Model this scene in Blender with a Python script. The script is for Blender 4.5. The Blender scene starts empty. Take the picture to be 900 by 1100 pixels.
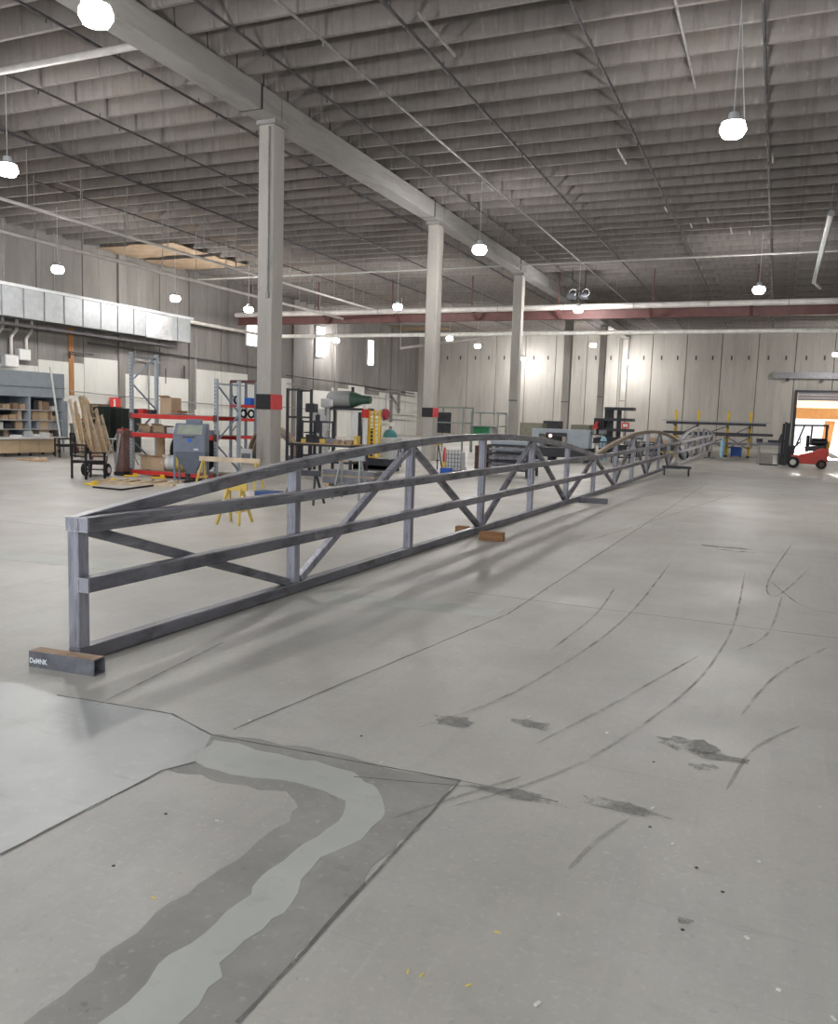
import bpy, bmesh, math, random
from mathutils import Vector, Matrix
random.seed(7)
R = random.Random(11)
PI = math.pi
C = bpy.context.scene.collection
# ------------------------------------------------------------------ camera model
F = 885.0; H = 1.75
Yc = Vector((384., 88., -F)).normalized()
Zc = Vector((.032, 1., 100.3/F)).normalized()
Yc = (Yc - Zc*Yc.dot(Zc)).normalized()
Xc = Yc.cross(Zc)
M = Matrix((Xc, Yc, Zc))            # camera space -> world
O = Vector((0, 0, H))
def ray(px, py): return M @ Vector((px-450., 550.-py, -F))
def G(px, py, z=0.):                 # point of the picture on a level plane
    r = ray(px, py); return O + r*((z-H)/r.z)
def AY(px, py, Y): r = ray(px, py); return O + r*(Y/r.y)
def AX(px, py, X): r = ray(px, py); return O + r*(X/r.x)
def K(p):                            # metres per picture pixel at a point
    return -((M.transposed() @ (Vector(p)-O)).z)/F
cam = bpy.data.cameras.new('camera'); co = bpy.data.objects.new('camera', cam); C.objects.link(co)
cam.sensor_fit = 'HORIZONTAL'; cam.sensor_width = 36.; cam.lens = 36.*F/900.; cam.clip_end = 400
co.matrix_world = Matrix.Translation(O) @ M.to_4x4()
bpy.context.scene.camera = co

# ------------------------------------------------------------------ materials
def M_(name, col, rough=.6, metal=0., var=.15, scale=4., stretch=(1,1,1), emit=0., bump=0., spec=.5, col2=None, detail=5):
    m = bpy.data.materials.new(name); m.use_nodes = True
    nt = m.node_tree; b = nt.nodes['Principled BSDF']
    b.inputs['Roughness'].default_value = rough; b.inputs['Metallic'].default_value = metal
    b.inputs['Specular IOR Level'].default_value = spec
    if emit:
        b.inputs['Base Color'].default_value = (*col, 1)
        b.inputs['Emission Color'].default_value = (*col, 1); b.inputs['Emission Strength'].default_value = emit
        return m
    tc = nt.nodes.new('ShaderNodeTexCoord'); mp = nt.nodes.new('ShaderNodeMapping')
    mp.inputs['Scale'].default_value = stretch
    nz = nt.nodes.new('ShaderNodeTexNoise'); nz.inputs['Scale'].default_value = scale
    nz.inputs['Detail'].default_value = detail; nz.inputs['Roughness'].default_value = .62
    cr = nt.nodes.new('ShaderNodeValToRGB')
    c2 = col2 or tuple(min(1, c*(1+var)) for c in col)
    c1 = tuple(c*(1-var) for c in col) if not col2 else col
    cr.color_ramp.elements[0].position = .3; cr.color_ramp.elements[0].color = (*c1, 1)
    cr.color_ramp.elements[1].position = .7; cr.color_ramp.elements[1].color = (*c2, 1)
    nt.links.new(tc.outputs['Object'], mp.inputs['Vector']); nt.links.new(mp.outputs['Vector'], nz.inputs['Vector'])
    nt.links.new(nz.outputs['Fac'], cr.inputs['Fac']); nt.links.new(cr.outputs['Color'], b.inputs['Base Color'])
    if bump:
        bp = nt.nodes.new('ShaderNodeBump'); bp.inputs['Strength'].default_value = bump; bp.inputs['Distance'].default_value = .01
        nt.links.new(nz.outputs['Fac'], bp.inputs['Height']); nt.links.new(bp.outputs['Normal'], b.inputs['Normal'])
    return m
def layered(name, base, spots, rough=.6, metal=0.):
    """base colour pair, then a list of (colour, scale, stretch, lo, hi, strength) noise layers"""
    m = M_(name, base[0], rough, metal, col2=base[1], scale=base[2], stretch=base[3])
    nt = m.node_tree; b = nt.nodes['Principled BSDF']; cur = b.inputs['Base Color'].links[0].from_socket
    tc = [n for n in nt.nodes if n.type == 'TEX_COORD'][0]
    for i, (c, sc, st, lo, hi, k) in enumerate(spots):
        mp = nt.nodes.new('ShaderNodeMapping'); mp.inputs['Scale'].default_value = st; mp.inputs['Location'].default_value = (i*7.3+2, i*3.1, i)
        nz = nt.nodes.new('ShaderNodeTexNoise'); nz.inputs['Scale'].default_value = sc; nz.inputs['Detail'].default_value = 6
        nz.inputs['Roughness'].default_value = .65
        mr = nt.nodes.new('ShaderNodeMapRange'); mr.inputs['From Min'].default_value = lo; mr.inputs['From Max'].default_value = hi
        mr.inputs['To Max'].default_value = k
        mx = nt.nodes.new('ShaderNodeMix'); mx.data_type = 'RGBA'; mx.inputs['B'].default_value = (*c, 1)
        nt.links.new(tc.outputs['Object'], mp.inputs['Vector']); nt.links.new(mp.outputs['Vector'], nz.inputs['Vector'])
        nt.links.new(nz.outputs['Fac'], mr.inputs['Value']); nt.links.new(mr.outputs['Result'], mx.inputs['Factor'])
        nt.links.new(cur, mx.inputs['A']); cur = mx.outputs['Result']
    nt.links.new(cur, b.inputs['Base Color'])
    return m
steel = layered('mill_steel', ((.155,.158,.178), (.30,.30,.335), 1.6, (3,.7,3)),
    [((.05,.05,.06), 5, (1,.6,1.5), .48, .66, .75), ((.5,.5,.54), 9, (3,.15,3), .54, .7, .55), ((.16,.085,.06), 3, (1,1,1), .6, .75, .35)], .42, .3)
steel_d = layered('dark_mill_steel', ((.11,.113,.13), (.235,.237,.27), 2, (3,.6,3)),
    [((.03,.03,.035), 5, (1,.5,1), .5, .7, .7), ((.2,.1,.07), 3, (1,1,1), .6, .8, .3)], .42, .28)
steel_b = layered('blue_grey_steel', ((.23,.235,.275), (.42,.425,.49), 2.5, (6,6,.4)),
    [((.09,.09,.11), 7, (3,3,.4), .5, .68, .65), ((.62,.63,.7), 16, (5,5,.3), .56, .72, .5), ((.25,.1,.08), 5, (1,1,1), .63, .75, .5)], .42, .28)
steel_r = layered('rusty_steel', ((.30,.21,.13), (.42,.34,.25), 2, (1,.5,1)),
    [((.2,.18,.17), 3, (1,.5,1), .45, .65, .7)], .55, .2)
wood = M_('timber', (.55,.38,.22), .7, var=.3, scale=3, stretch=(6,6,.8))
wood2 = M_('pale_timber', (.62,.5,.36), .75, var=.25, scale=4)
redwood = layered('brown_timber', ((.24,.11,.045), (.36,.19,.09), 3, (1,8,8)), [((.6,.25,.03), 4, (1,1,1), .6, .7, .5)], .75)
card = M_('cardboard', (.52,.38,.25), .85, var=.12)
conc = layered('column_concrete', ((.38,.36,.33), (.52,.5,.46), 1.3, (1,1,.25)),
    [((.25,.23,.21), 3, (1.5,1.5,.2), .55, .75, .55), ((.62,.6,.56), 7, (1,1,.5), .6, .75, .4)], .85)
conc_g = layered('girder_concrete', ((.27,.26,.25), (.38,.37,.35), .8, (1,.3,1)),
    [((.17,.165,.16), 2, (1,.2,1.5), .5, .72, .6)], .85)
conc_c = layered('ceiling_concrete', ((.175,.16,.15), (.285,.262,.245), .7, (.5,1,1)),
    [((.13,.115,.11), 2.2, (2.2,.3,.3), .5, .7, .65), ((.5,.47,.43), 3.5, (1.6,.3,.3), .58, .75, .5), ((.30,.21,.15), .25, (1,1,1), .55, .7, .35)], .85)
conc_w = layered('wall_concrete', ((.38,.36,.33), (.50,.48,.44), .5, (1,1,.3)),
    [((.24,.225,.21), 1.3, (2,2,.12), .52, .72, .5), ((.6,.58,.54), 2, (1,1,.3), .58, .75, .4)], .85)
white = M_('white_paint', (.8,.8,.78), .5, var=.06)
lgrey = M_('light_grey_paint', (.55,.57,.58), .5, var=.08)
bgrey = M_('blue_grey_paint', (.21,.26,.33), .45, var=.12)
bgrey2 = M_('pale_blue_grey_paint', (.38,.43,.48), .5, var=.08)
cabgrey = M_('grey_blue_enamel', (.16,.19,.25), .42, var=.12)
red = M_('red_paint', (.62,.03,.025), .45, var=.15)
dred = M_('dull_red_paint', (.13,.055,.05), .6, var=.25, scale=2)
maroon = M_('maroon_wrap', (.19,.11,.10), .75, var=.35, scale=9)
yellow = M_('yellow_paint', (.85,.56,.03), .5, var=.12)
yellow2 = M_('worn_yellow_paint', (.68,.5,.12), .6, var=.2)
black = M_('black_paint', (.012,.012,.014), .5, var=.3)
dark = M_('dark_grey_metal', (.045,.047,.055), .5, var=.35, metal=.3)
dgreen = M_('dark_green_enamel', (.02,.03,.024), .45, var=.2)
green = M_('green_enamel', (.03,.28,.11), .5, var=.15)
teal = M_('teal_enamel', (.04,.2,.2), .5)
blue = M_('blue_plastic', (.02,.12,.55), .45, var=.12)
lblue = M_('light_blue_paint', (.35,.6,.78), .5)
rubber = M_('black_rubber', (.015,.015,.016), .8, var=.3)
galv = M_('galvanised_sheet', (.33,.345,.35), .5, metal=.3, var=.12, scale=3)
foil = M_('crumpled_foil', (.7,.72,.74), .25, metal=.9, var=.3, scale=12, bump=.8)
pipe_w = M_('white_painted_pipe', (.66,.63,.6), .45, var=.15, scale=2)
pipe_g = M_('grey_pipe', (.3,.29,.28), .5, var=.25, metal=.2)
pipe_d = M_('dark_pipe', (.07,.065,.07), .6, var=.4, metal=.2)
tan = M_('tan_panel', (.6,.46,.3), .6, var=.07)
rust = M_('rust_streak', (.42,.2,.08), .9, var=.3, scale=3, stretch=(3,3,.4))
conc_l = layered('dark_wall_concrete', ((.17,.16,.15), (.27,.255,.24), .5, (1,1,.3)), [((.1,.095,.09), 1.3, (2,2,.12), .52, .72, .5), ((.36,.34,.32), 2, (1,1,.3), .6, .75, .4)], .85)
paintw = layered('painted_wall', ((.62,.62,.58), (.72,.72,.68), .8, (1,1,.3)), [((.42,.40,.36), 1.7, (1.5,1.5,.2), .58, .75, .5)], .7)
orange = M_('orange_paint', (.95,.55,.22), .55, var=.08)
cream = M_('cream_sheet', (.97,.94,.82), .6, var=.04)
for m__ in (cream, orange):
    nt = m__.node_tree; b_ = nt.nodes['Principled BSDF']; o_ = nt.nodes['Material Output']; tl = nt.nodes.new('ShaderNodeBsdfTranslucent'); ms = nt.nodes.new('ShaderNodeMixShader'); ms.inputs[0].default_value = .12
    nt.links.new(b_.inputs['Base Color'].links[0].from_socket, tl.inputs['Color']); nt.links.new(b_.outputs[0], ms.inputs[1]); nt.links.new(tl.outputs[0], ms.inputs[2]); nt.links.new(ms.outputs[0], o_.inputs['Surface'])
glow = M_('lamp_glow', (1., .97, .95), emit=330.)
glow_w = M_('window_glow', (1., .93, .86), emit=12.)
glass_d = M_('dim_glass', (.16,.2,.2), .2, var=.1)
mesh_m = M_('sheet_plastic', (.62,.64,.66), .35, var=.1)

# ------------------------------------------------------------------ mesh builder
class MB:
    def __init__(s): s.v = []; s.f = []; s.T = Matrix()
    def add(s, vs, fs):
        n = len(s.v); s.v += [tuple(s.T @ Vector(v)) for v in vs]; s.f += [tuple(i+n for i in f) for f in fs]; return s
    def box(s, x, y, z, sx, sy, sz, rz=0., tilt=0.):
        """centre x,y ; z is the underside"""
        vs = [(a*sx/2, b*sy/2, c*sz) for c in (0, 1) for a, b in ((-1,-1),(1,-1),(1,1),(-1,1))]
        q = Matrix.Translation((x, y, z)) @ Matrix.Rotation(rz, 4, 'Z') @ Matrix.Rotation(tilt, 4, 'X')
        return s.add([q @ Vector(v) for v in vs], [(3,2,1,0),(4,5,6,7),(0,1,5,4),(1,2,6,5),(2,3,7,6),(3,0,4,7)])
    def prism(s, pts, d):
        d = Vector(d); n = len(pts); vs = [Vector(p) for p in pts]; vs += [p+d for p in vs]
        return s.add(vs, [tuple(range(n-1, -1, -1)), tuple(range(n, 2*n))] + [(i, (i+1) % n, (i+1) % n+n, i+n) for i in range(n)])
    def bar(s, p, q, w, h=None, up=(0,0,1)):
        h = h or w; p = Vector(p); q = Vector(q); d = (q-p).normalized(); up = Vector(up)
        a = d.cross(up)
        if a.length < 1e-3: a = d.cross(Vector((0,1,0)))
        a.normalize(); b = a.cross(d).normalized()
        sec = [a*x*w/2+b*y*h/2 for x, y in ((-1,-1),(1,-1),(1,1),(-1,1))]
        return s.add([p+t for t in sec]+[q+t for t in sec], [(3,2,1,0),(4,5,6,7),(0,1,5,4),(1,2,6,5),(2,3,7,6),(3,0,4,7)])
    def tube(s, p, q, r, n=10, r2=None, cap=True):
        p = Vector(p); q = Vector(q); d = (q-p).normalized(); r2 = r if r2 is None else r2
        a = d.orthogonal().normalized(); b = d.cross(a)
        cs = [(a*math.cos(2*PI*i/n)+b*math.sin(2*PI*i/n)) for i in range(n)]
        fs = [(i, (i+1) % n, (i+1) % n+n, i+n) for i in range(n)]
        if cap: fs += [tuple(range(n-1, -1, -1)), tuple(range(n, 2*n))]
        return s.add([p+c*r for c in cs]+[q+c*r2 for c in cs], fs)
    def path(s, pts, r, n=8):
        for i in range(len(pts)-1): s.tube(pts[i], pts[i+1], r, n)
        return s
    def lathe(s, prof, n=20, c=(0,0,0), axis='Z'):
        """prof = [(radius, height)]"""
        vs = []; fs = []; c = Vector(c)
        for r, h in prof:
            for i in range(n):
                a = 2*PI*i/n; x, y = r*math.cos(a), r*math.sin(a)
                vs.append(c+Vector({'Z': (x, y, h), 'X': (h, x, y), 'Y': (x, h, y)}[axis]))
        m = len(prof)
        for j in range(m-1):
            for i in range(n):
                k = (i+1) % n; fs.append((j*n+i, j*n+k, (j+1)*n+k, (j+1)*n+i))
        fs += [tuple(range(n-1, -1, -1)), tuple(range((m-1)*n, m*n))]
        return s.add(vs, fs)
    def ring(s, c, R_, r, axis='Y', n=24, m=8, a0=0., a1=2*PI, ry=None):
        c = Vector(c); vs = []; fs = []; full = abs(a1-a0-2*PI) < 1e-3; nn = n if full else n+1; ry = ry or r
        for i in range(nn):
            a = a0+(a1-a0)*i/n
            for j in range(m):
                t = 2*PI*j/m+PI/m; rr = R_+r*math.cos(t); h = ry*math.sin(t); x, y = rr*math.cos(a), rr*math.sin(a)
                vs.append(c+Vector({'Z': (x, y, h), 'X': (h, x, y), 'Y': (x, h, y)}[axis]))
        for i in range(n if full else n):
            k = (i+1) % nn
            for j in range(m):
                l = (j+1) % m; fs.append((i*m+j, k*m+j, k*m+l, i*m+l))
        if not full: fs += [tuple(range(m-1, -1, -1)), tuple(range(n*m, (n+1)*m))]
        return s.add(vs, fs)
    def hollow(s, x, y, z, L, w, t):
        """square tube along X with open ends, centre x,y underside z"""
        for dy, dz, sy, sz in ((0, 0, w, t), (0, w-t, w, t), (-(w-t)/2, t, t, w-2*t), ((w-t)/2, t, t, w-2*t)):
            s.box(x, y+dy, z+dz, L, sy, sz)
        return s
    def sweep(s, pts, w, h):
        """rectangular section along a path in the YZ plane; pts are (x, y, z) of the section centre"""
        vs = []; P = [Vector(p) for p in pts]
        for i, p in enumerate(P):
            d = (P[min(i+1, len(P)-1)]-P[max(i-1, 0)]).normalized(); a = Vector((1,0,0)); b = a.cross(d).normalized()
            vs += [p+a*x*w/2+b*y*h/2 for x, y in ((-1,-1),(1,-1),(1,1),(-1,1))]
        fs = [(3,2,1,0), tuple(len(P)*4-4+i for i in range(4))]
        for i in range(len(P)-1):
            for j in range(4): k = (j+1) % 4; fs.append((i*4+j, i*4+k, i*4+4+k, i*4+4+j))
        return s.add(vs, fs)
    def build(s, name, mat, parent=None, bevel=0., smooth=True):
        me = bpy.data.meshes.new(name); me.from_pydata(s.v, [], s.f); me.update()
        b = bmesh.new(); b.from_mesh(me); bmesh.ops.recalc_face_normals(b, faces=b.faces); b.to_mesh(me); b.free()
        me.materials.append(mat)
        if smooth:
            me.polygons.foreach_set('use_smooth', [True]*len(me.polygons)); me.set_sharp_from_angle(angle=.7)
        o = bpy.data.objects.new(name, me); C.objects.link(o)
        if parent: o.parent = parent
        if bevel:
            md = o.modifiers.new('edge', 'BEVEL'); md.width = bevel; md.segments = 2; md.limit_method = 'ANGLE'
        return o
def B(*a, **k): return MB().box(*a, **k)
def thing(name, label, cat, loc=(0,0,0), rz=0., group=None):
    o = bpy.data.objects.new(name, None); C.objects.link(o); o.empty_display_size = .1
    o.location = loc; o.rotation_euler = (0, 0, rz); o['label'] = label; o['category'] = cat
    if group: o['group'] = group
    return o
def tag(o, label, cat, group=None, loc=None, rz=None):
    o['label'] = label; o['category'] = cat
    if group: o['group'] = group
    if loc is not None: o.location = loc
    if rz is not None: o.rotation_euler = (0, 0, rz)
    return o
def struct(o): o['kind'] = 'structure'; return o
def dup(root, label=None, loc=None, rz=None, scale=None):
    def cp(o, par):
        c = o.copy(); C.objects.link(c)
        if par: c.parent = par
        for ch in [x for x in kids.get(o.name, [])]: cp(ch, c)
        return c
    kids = {}
    for x in list(C.objects):
        if x.parent: kids.setdefault(x.parent.name, []).append(x)
    r = cp(root, None)
    if label: r['label'] = label
    if loc is not None: r.location = loc
    if rz is not None: r.rotation_euler = (0, 0, rz)
    if scale is not None: r.scale = scale
    return r
def g0(px, py): p = G(px, py); return (p.x, p.y, 0.)

# ------------------------------------------------------------------ the setting
YW = 80.4; XL = -35.0; ZG = 9.85; XG = -13.6; ZS = 10.5; XR = 14.
# floor
fm = layered('floor_concrete', ((.455,.44,.40), (.56,.545,.505), .35, (1,1,1)),
    [((.40,.355,.275), .28, (1,1,1), .42, .75, .6), ((.58,.575,.56), 1.1, (.6,1,1), .5, .85, .45),
     ((.30,.295,.275), 9, (1,1,1), .55, .85, .4), ((.34,.34,.335), 2.3, (3,.3,1), .5, .85, .4), ((.33,.32,.30), .9, (1,1,1), .47, .75, .55), ((.68,.67,.65), 34, (1,1,1), .55, .75, .45), ((.24,.235,.22), 26, (1,1,1), .6, .78, .5), ((.26,.26,.25), 7, (.12,3,1), .62, .75, .5), ((.65,.65,.64), 6, (3,.1,1), .63, .76, .5)], .38)
nt = fm.node_tree; pb = nt.nodes['Principled BSDF']; pb.inputs['Specular IOR Level'].default_value = .4
tc = [n for n in nt.nodes if n.type == 'TEX_COORD'][0]
n2 = nt.nodes.new('ShaderNodeTexNoise'); n2.inputs['Scale'].default_value = .9; n2.inputs['Detail'].default_value = 6
mr = nt.nodes.new('ShaderNodeMapRange'); mr.inputs['From Min'].default_value = .35; mr.inputs['From Max'].default_value = .68
mr.inputs['To Min'].default_value = .42; mr.inputs['To Max'].default_value = .58
nt.links.new(tc.outputs['Object'], n2.inputs['Vector']); nt.links.new(n2.outputs['Fac'], mr.inputs['Value']); nt.links.new(mr.outputs['Result'], pb.inputs['Roughness'])
n3 = nt.nodes.new('ShaderNodeTexNoise'); n3.inputs['Scale'].default_value = 60; n3.inputs['Detail'].default_value = 4
bp = nt.nodes.new('ShaderNodeBump'); bp.inputs['Strength'].default_value = .12; bp.inputs['Distance'].default_value = .004
nt.links.new(tc.outputs['Object'], n3.inputs['Vector']); nt.links.new(n3.outputs['Fac'], bp.inputs['Height']); nt.links.new(bp.outputs['Normal'], pb.inputs['Normal'])
floor = struct(MB().box(-9, 48, -.2, 60, 106, .2).build('floor', fm))
patch_l = layered('pale_patch_concrete', ((.40,.42,.38), (.53,.54,.50), 1.3, (1,1,1)), [((.3,.31,.28), 6, (1,1,1), .58, .75, .5)], .5)
patch_d = layered('dark_patch_concrete', ((.27,.265,.245), (.37,.36,.335), 2.2, (1,1,1)), [((.5,.49,.46), 22, (1,1,1), .58, .72, .6), ((.15,.145,.13), 12, (1,1,1), .6, .76, .55), ((.44,.43,.4), 1.2, (1,1,1), .55, .75, .5)], .75)
patch_s = layered('smooth_slab_concrete', ((.40,.415,.40), (.48,.495,.475), .8, (1,1,1)), [((.30,.30,.29), 2.5, (1,1,1), .5, .75, .5), ((.62,.63,.62), 14, (1,1,1), .58, .75, .4), ((.27,.27,.26), 6, (.2,2,1), .6, .75, .5)], .4)
jointm = M_('joint_filler', (.19,.185,.17), .85, var=.3, scale=9)
markm = M_('rubber_mark', (.31,.30,.28), .6, var=.2, scale=6)
def breakup(m, lo, hi, amt=1.):
    nt = m.node_tree; b = nt.nodes['Principled BSDF']; tc = [n for n in nt.nodes if n.type == 'TEX_COORD'][0]
    nz = nt.nodes.new('ShaderNodeTexNoise'); nz.inputs['Scale'].default_value = 3.5; nz.inputs['Detail'].default_value = 8; nz.inputs['Roughness'].default_value = .7
    r = nt.nodes.new('ShaderNodeMapRange'); r.inputs['From Min'].default_value = lo; r.inputs['From Max'].default_value = hi; r.inputs['To Max'].default_value = amt
    nt.links.new(tc.outputs['Object'], nz.inputs['Vector']); nt.links.new(nz.outputs['Fac'], r.inputs['Value']); nt.links.new(r.outputs['Result'], b.inputs['Alpha'])
breakup(markm, .3, .65, .6)
breakup(jointm, .25, .5, .85)
stainm = M_('floor_stain', (.33,.325,.30), .6, var=.2, scale=6); breakup(stainm, .42, .6, .7)
def jag(pts, amp=.012, step=.06):
    ph = [R.uniform(0,6) for _ in range(6)]; wob = lambda p: Vector((math.sin(p.y*9+ph[0])*.6+math.sin(p.y*23+ph[1])*.4, math.sin(p.x*11+ph[2])*.6+math.sin(p.x*27+ph[3])*.4, 0))*amp*1.6
    out = []
    n = len(pts)
    for i in range(n):
        a = Vector(pts[i]); b = Vector(pts[(i+1) % n]); L = (b-a).length; m = max(1, min(60, int(L/step)))
        for j in range(m):
            p = a.lerp(b, j/m); out.append(p+wob(p)+Vector((R.uniform(-amp, amp), R.uniform(-amp, amp), 0)))
    return out
def patch(pxs, mat, z, name='concrete_patch', amp=.012):
    pts = [G(x, y) for x, y in pxs]; pts = [Vector((p.x, p.y, 0.)) for p in pts]
    q = jag(pts, amp)
    m = MB(); m.prism([(p.x, p.y, .0005) for p in q], (0, 0, z)); return m.build(name, mat, floor, smooth=False)
def strip(P, w, mat, name, z=.004, amp=.006, fade=True, step=.12):
    pts = []
    for i in range(len(P)-1):
        a, b = P[i], P[i+1]; m = max(1, int((b-a).length/step)); pts += [a.lerp(b, j/m) for j in range(m)]
    pts.append(P[-1]); n = len(pts); vs = []; 
    for i, p in enumerate(pts):
        d = (pts[min(i+1, n-1)]-pts[max(i-1, 0)]).normalized(); a = Vector((-d.y, d.x, 0)); t = i/(n-1)
        k = min(1, 8*t+.15, 8*(1-t)+.15) if fade else 1; jm = name == 'tire_mark'; k *= R.uniform(.9, 1.1) if jm else R.uniform(.7, 1.25); off = a*R.uniform(-amp, amp)*(.3 if jm else 1)
        vs += [p+off+a*w*k/2+Vector((0,0,z)), p+off-a*w*k/2+Vector((0,0,z))]
    m = MB(); m.add(vs, [(2*i, 2*i+1, 2*i+3, 2*i+2) for i in range(n-1)]); return m.build(name, mat, floor, smooth=False)
def curve_px(pxs, w, mat, name, z=.004):
    P = [G(x, y) for x, y in pxs]; P = [Vector((p.x, p.y, 0)) for p in P]; out = []
    for i in range(len(P)-1):                      # Catmull-Rom smoothing
        p0, p1, p2, p3 = P[max(i-1, 0)], P[i], P[i+1], P[min(i+2, len(P)-1)]
        for j in range(8):
            t = j/8; out.append(.5*((2*p1)+(p2-p0)*t+(2*p0-5*p1+4*p2-p3)*t*t+(3*p1-p0-3*p2+p3)*t**3))
    out.append(P[-1]); return strip(out, w, mat, name, z)
f18 = lambda L: [(x/1.8, 700+y/1.8) for x, y in L]
patch([(-300,1000), (0,919), (175,828), (208,819), (228,789), (183,767), (61,747), (25,735), (-40,730), (-300,725)], patch_s, .0019, amp=.004)
patch(f18([(315,230), (345,218), (375,215), (410,160), (500,172), (600,185), (700,212), (800,235), (890,250), (680,470), (530,640), (440,745), (300,930), (-120,900), (50,720), (200,590), (420,420), (560,330), (575,300), (540,270)]), patch_d, .0012)
patch(f18([(375,218), (412,172), (500,188), (600,215), (680,232), (735,268), (748,300), (735,325), (690,362), (600,420), (575,468), (500,540), (428,602), (440,632), (345,720), (250,810), (100,810), (190,720), (240,680), (290,640), (345,585), (420,520), (530,420), (590,370), (665,315), (672,285), (600,262), (540,250), (470,240)]), patch_l, .0024)
patch([(352,636), (450,644), (540,655), (532,664), (440,654), (350,645)], patch_l, .0015)
patch([(-60,585), (0,592), (85,599), (190,611), (188,619), (60,607), (-60,594)], patch_l, .0015)
def joint(a, b, w=.012): 
    P = [G(*a), G(*b)]; strip([Vector((p.x, p.y, 0)) for p in P], w, jointm, 'floor_joint', .0032, .004, False, .1)
joint((0,919), (175,828), .016); joint((175,828), (210,819), .016)
for a, b in (((494,839),(255,1100)), ((494,839),(228,790)), ((228,790),(183,767)), ((183,767),(61,747))): joint(a, b, .014)
joint((250,784), (545,660)); joint((545,660), (760,519)); joint((500,636), (900,686)); joint((494,839), (600,862), .01); 
joint((0,560),(70,566)); joint((620,575),(900,600),.008); joint((380,835),(560,850),.008)
for px in ([(800,615),(790,665),(770,705),(735,745),(650,805),(575,840),(475,870)], [(750,705),(670,750),(575,800)], [(890,695),(835,725),(795,770)],
           [(720,605),(685,650),(640,690),(550,745),(450,782)], [(840,640),(825,680),(790,700)], [(660,632),(640,660),(590,700)],
           [(675,880),(640,905),(610,935)], [(860,780),(810,805),(780,850)], [(870,610),(835,640),(825,625),(850,585)], [(900,660),(860,650),(828,625)],
           [(100,760),(180,720),(240,690)], [(575,565),(640,545),(760,520)], [(600,590),(700,560),(790,530)], [(560,835),(480,860),(420,880)]):
    curve_px(px, .02, markm, 'tire_mark')
def blob(px, py, rx, ry, mat=stainm, name='floor_stain'):
    c = G(px, py); m = MB(); pts = []
    for i in range(18):
        a = 2*PI*i/18; k = R.uniform(.6, 1.2); pts.append((c.x+rx*k*math.cos(a), c.y+ry*k*math.sin(a), .0034))
    m.prism(pts, (0,0,.0006)); m.build(name, mat, floor, smooth=False)
for a in ((735,800,.16,.12), (765,812,.24,.05), (755,824,.08,.05), (565,856,.3,.05), (665,866,.22,.06), (790,592,.3,.05), (485,775,.12,.1), (777,588,.5,.08), (575,779,.14,.07),(735,990,.03,.02),(85,1085,.03,.03)): blob(*a)
chip = M_('pale_debris', (.75,.74,.7), .8); chipd = M_('dark_debris', (.06,.06,.06), .8); chipy = M_('yellow_debris', (.8,.62,.15), .8)
litter_l = [(494,720),(470,718),(568,771),(701,869),(722,908),(802,1009),(577,1080),(490,702),(836,1065),(233,883),(815,927),(600,984),(652,788),(410,820),(895,1096),(880,868),(303,735),(268,775)]
for i, (x, y) in enumerate(litter_l):
    p = G(x, y); m = B(0,0,0, R.uniform(.012,.03), R.uniform(.006,.012), .004, rz=R.uniform(0,3)); o = m.build('pale_chip', chip); tag(o, 'tiny pale chip of debris lying loose on the concrete floor', 'debris', 'pale chips scattered on the floor', (p.x, p.y, .0045))
for i, (x, y) in enumerate([(702,820),(733,1001),(178,876),(122,932),(388,792),(748,934),(698,890),(776,960)]):
    p = G(x, y); m = MB().lathe([(.003,0),(.008,.003),(.006,.005),(.002,.006)], 7); o = m.build('dark_crumb', chipd); tag(o, 'tiny dark crumb of dirt lying on the concrete floor', 'debris', 'dark crumbs scattered on the floor', (p.x, p.y, .0045))
for i, (x, y) in enumerate([(165,966),(453,1049),(438,1045),(503,1060),(534,1003)]):
    p = G(x, y); m = B(0,0,0, .02, .006, .003, rz=R.uniform(0,3)); o = m.build('yellow_chip', chipy); tag(o, 'tiny yellow paint chip lying on the concrete floor', 'debris', 'yellow chips scattered on the floor', (p.x, p.y, .0045))

# back wall with a door opening
dl = AY(857, 421, YW); DX0 = dl.x; DZ = dl.z; DX1 = DX0+6.2
sx = (AY(850, 440, YW).x-AY(697, 440, YW).x)/4; s0 = AY(850, 440, YW).x
wb = MB()
edges = [s0+sx*k for k in range(-13, 5)]
xs = sorted([XL-.3]+[e for e in edges if XL+.5 < e < XR]+[XR])
for a, b in zip(xs[:-1], xs[1:]):
    a_, b_ = a+.025, b-.025
    if b_ <= DX0 or a_ >= DX1: wb.box((a_+b_)/2, YW+.15, 0, b_-a_, .3, 11.6)
    else:
        if a_ < DX0: wb.box((a_+DX0)/2, YW+.15, 0, DX0-a_, .3, 11.6)
        if b_ > DX1: wb.box((b_+DX1)/2, YW+.15, 0, b_-DX1, .3, 11.6)
        l, r = max(a_, DX0), min(b_, DX1); wb.box((l+r)/2, YW+.15, DZ, r-l, .3, 11.6-DZ)
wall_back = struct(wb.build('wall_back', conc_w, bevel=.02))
bk = MB(); bk.box((XL-.5+DX0)/2, YW+.32, 0, DX0-XL+.5, .04, 11.6); bk.box((DX1+XR)/2, YW+.32, 0, XR-DX1, .04, 11.6); bk.box((DX0+DX1)/2, YW+.32, DZ, DX1-DX0, .04, 11.6-DZ)
bk.build('seam_backing', M_('seam_shadow_gap', (.06,.055,.05), .9), wall_back)
for e in edges:
    if e < XL+1 or e > XR-2: continue
    for q in (.28, .75): B(e+sx*q, YW-.012, 7.9, .14, .03, .38).build('embed_plate', pipe_d, wall_back)
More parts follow.
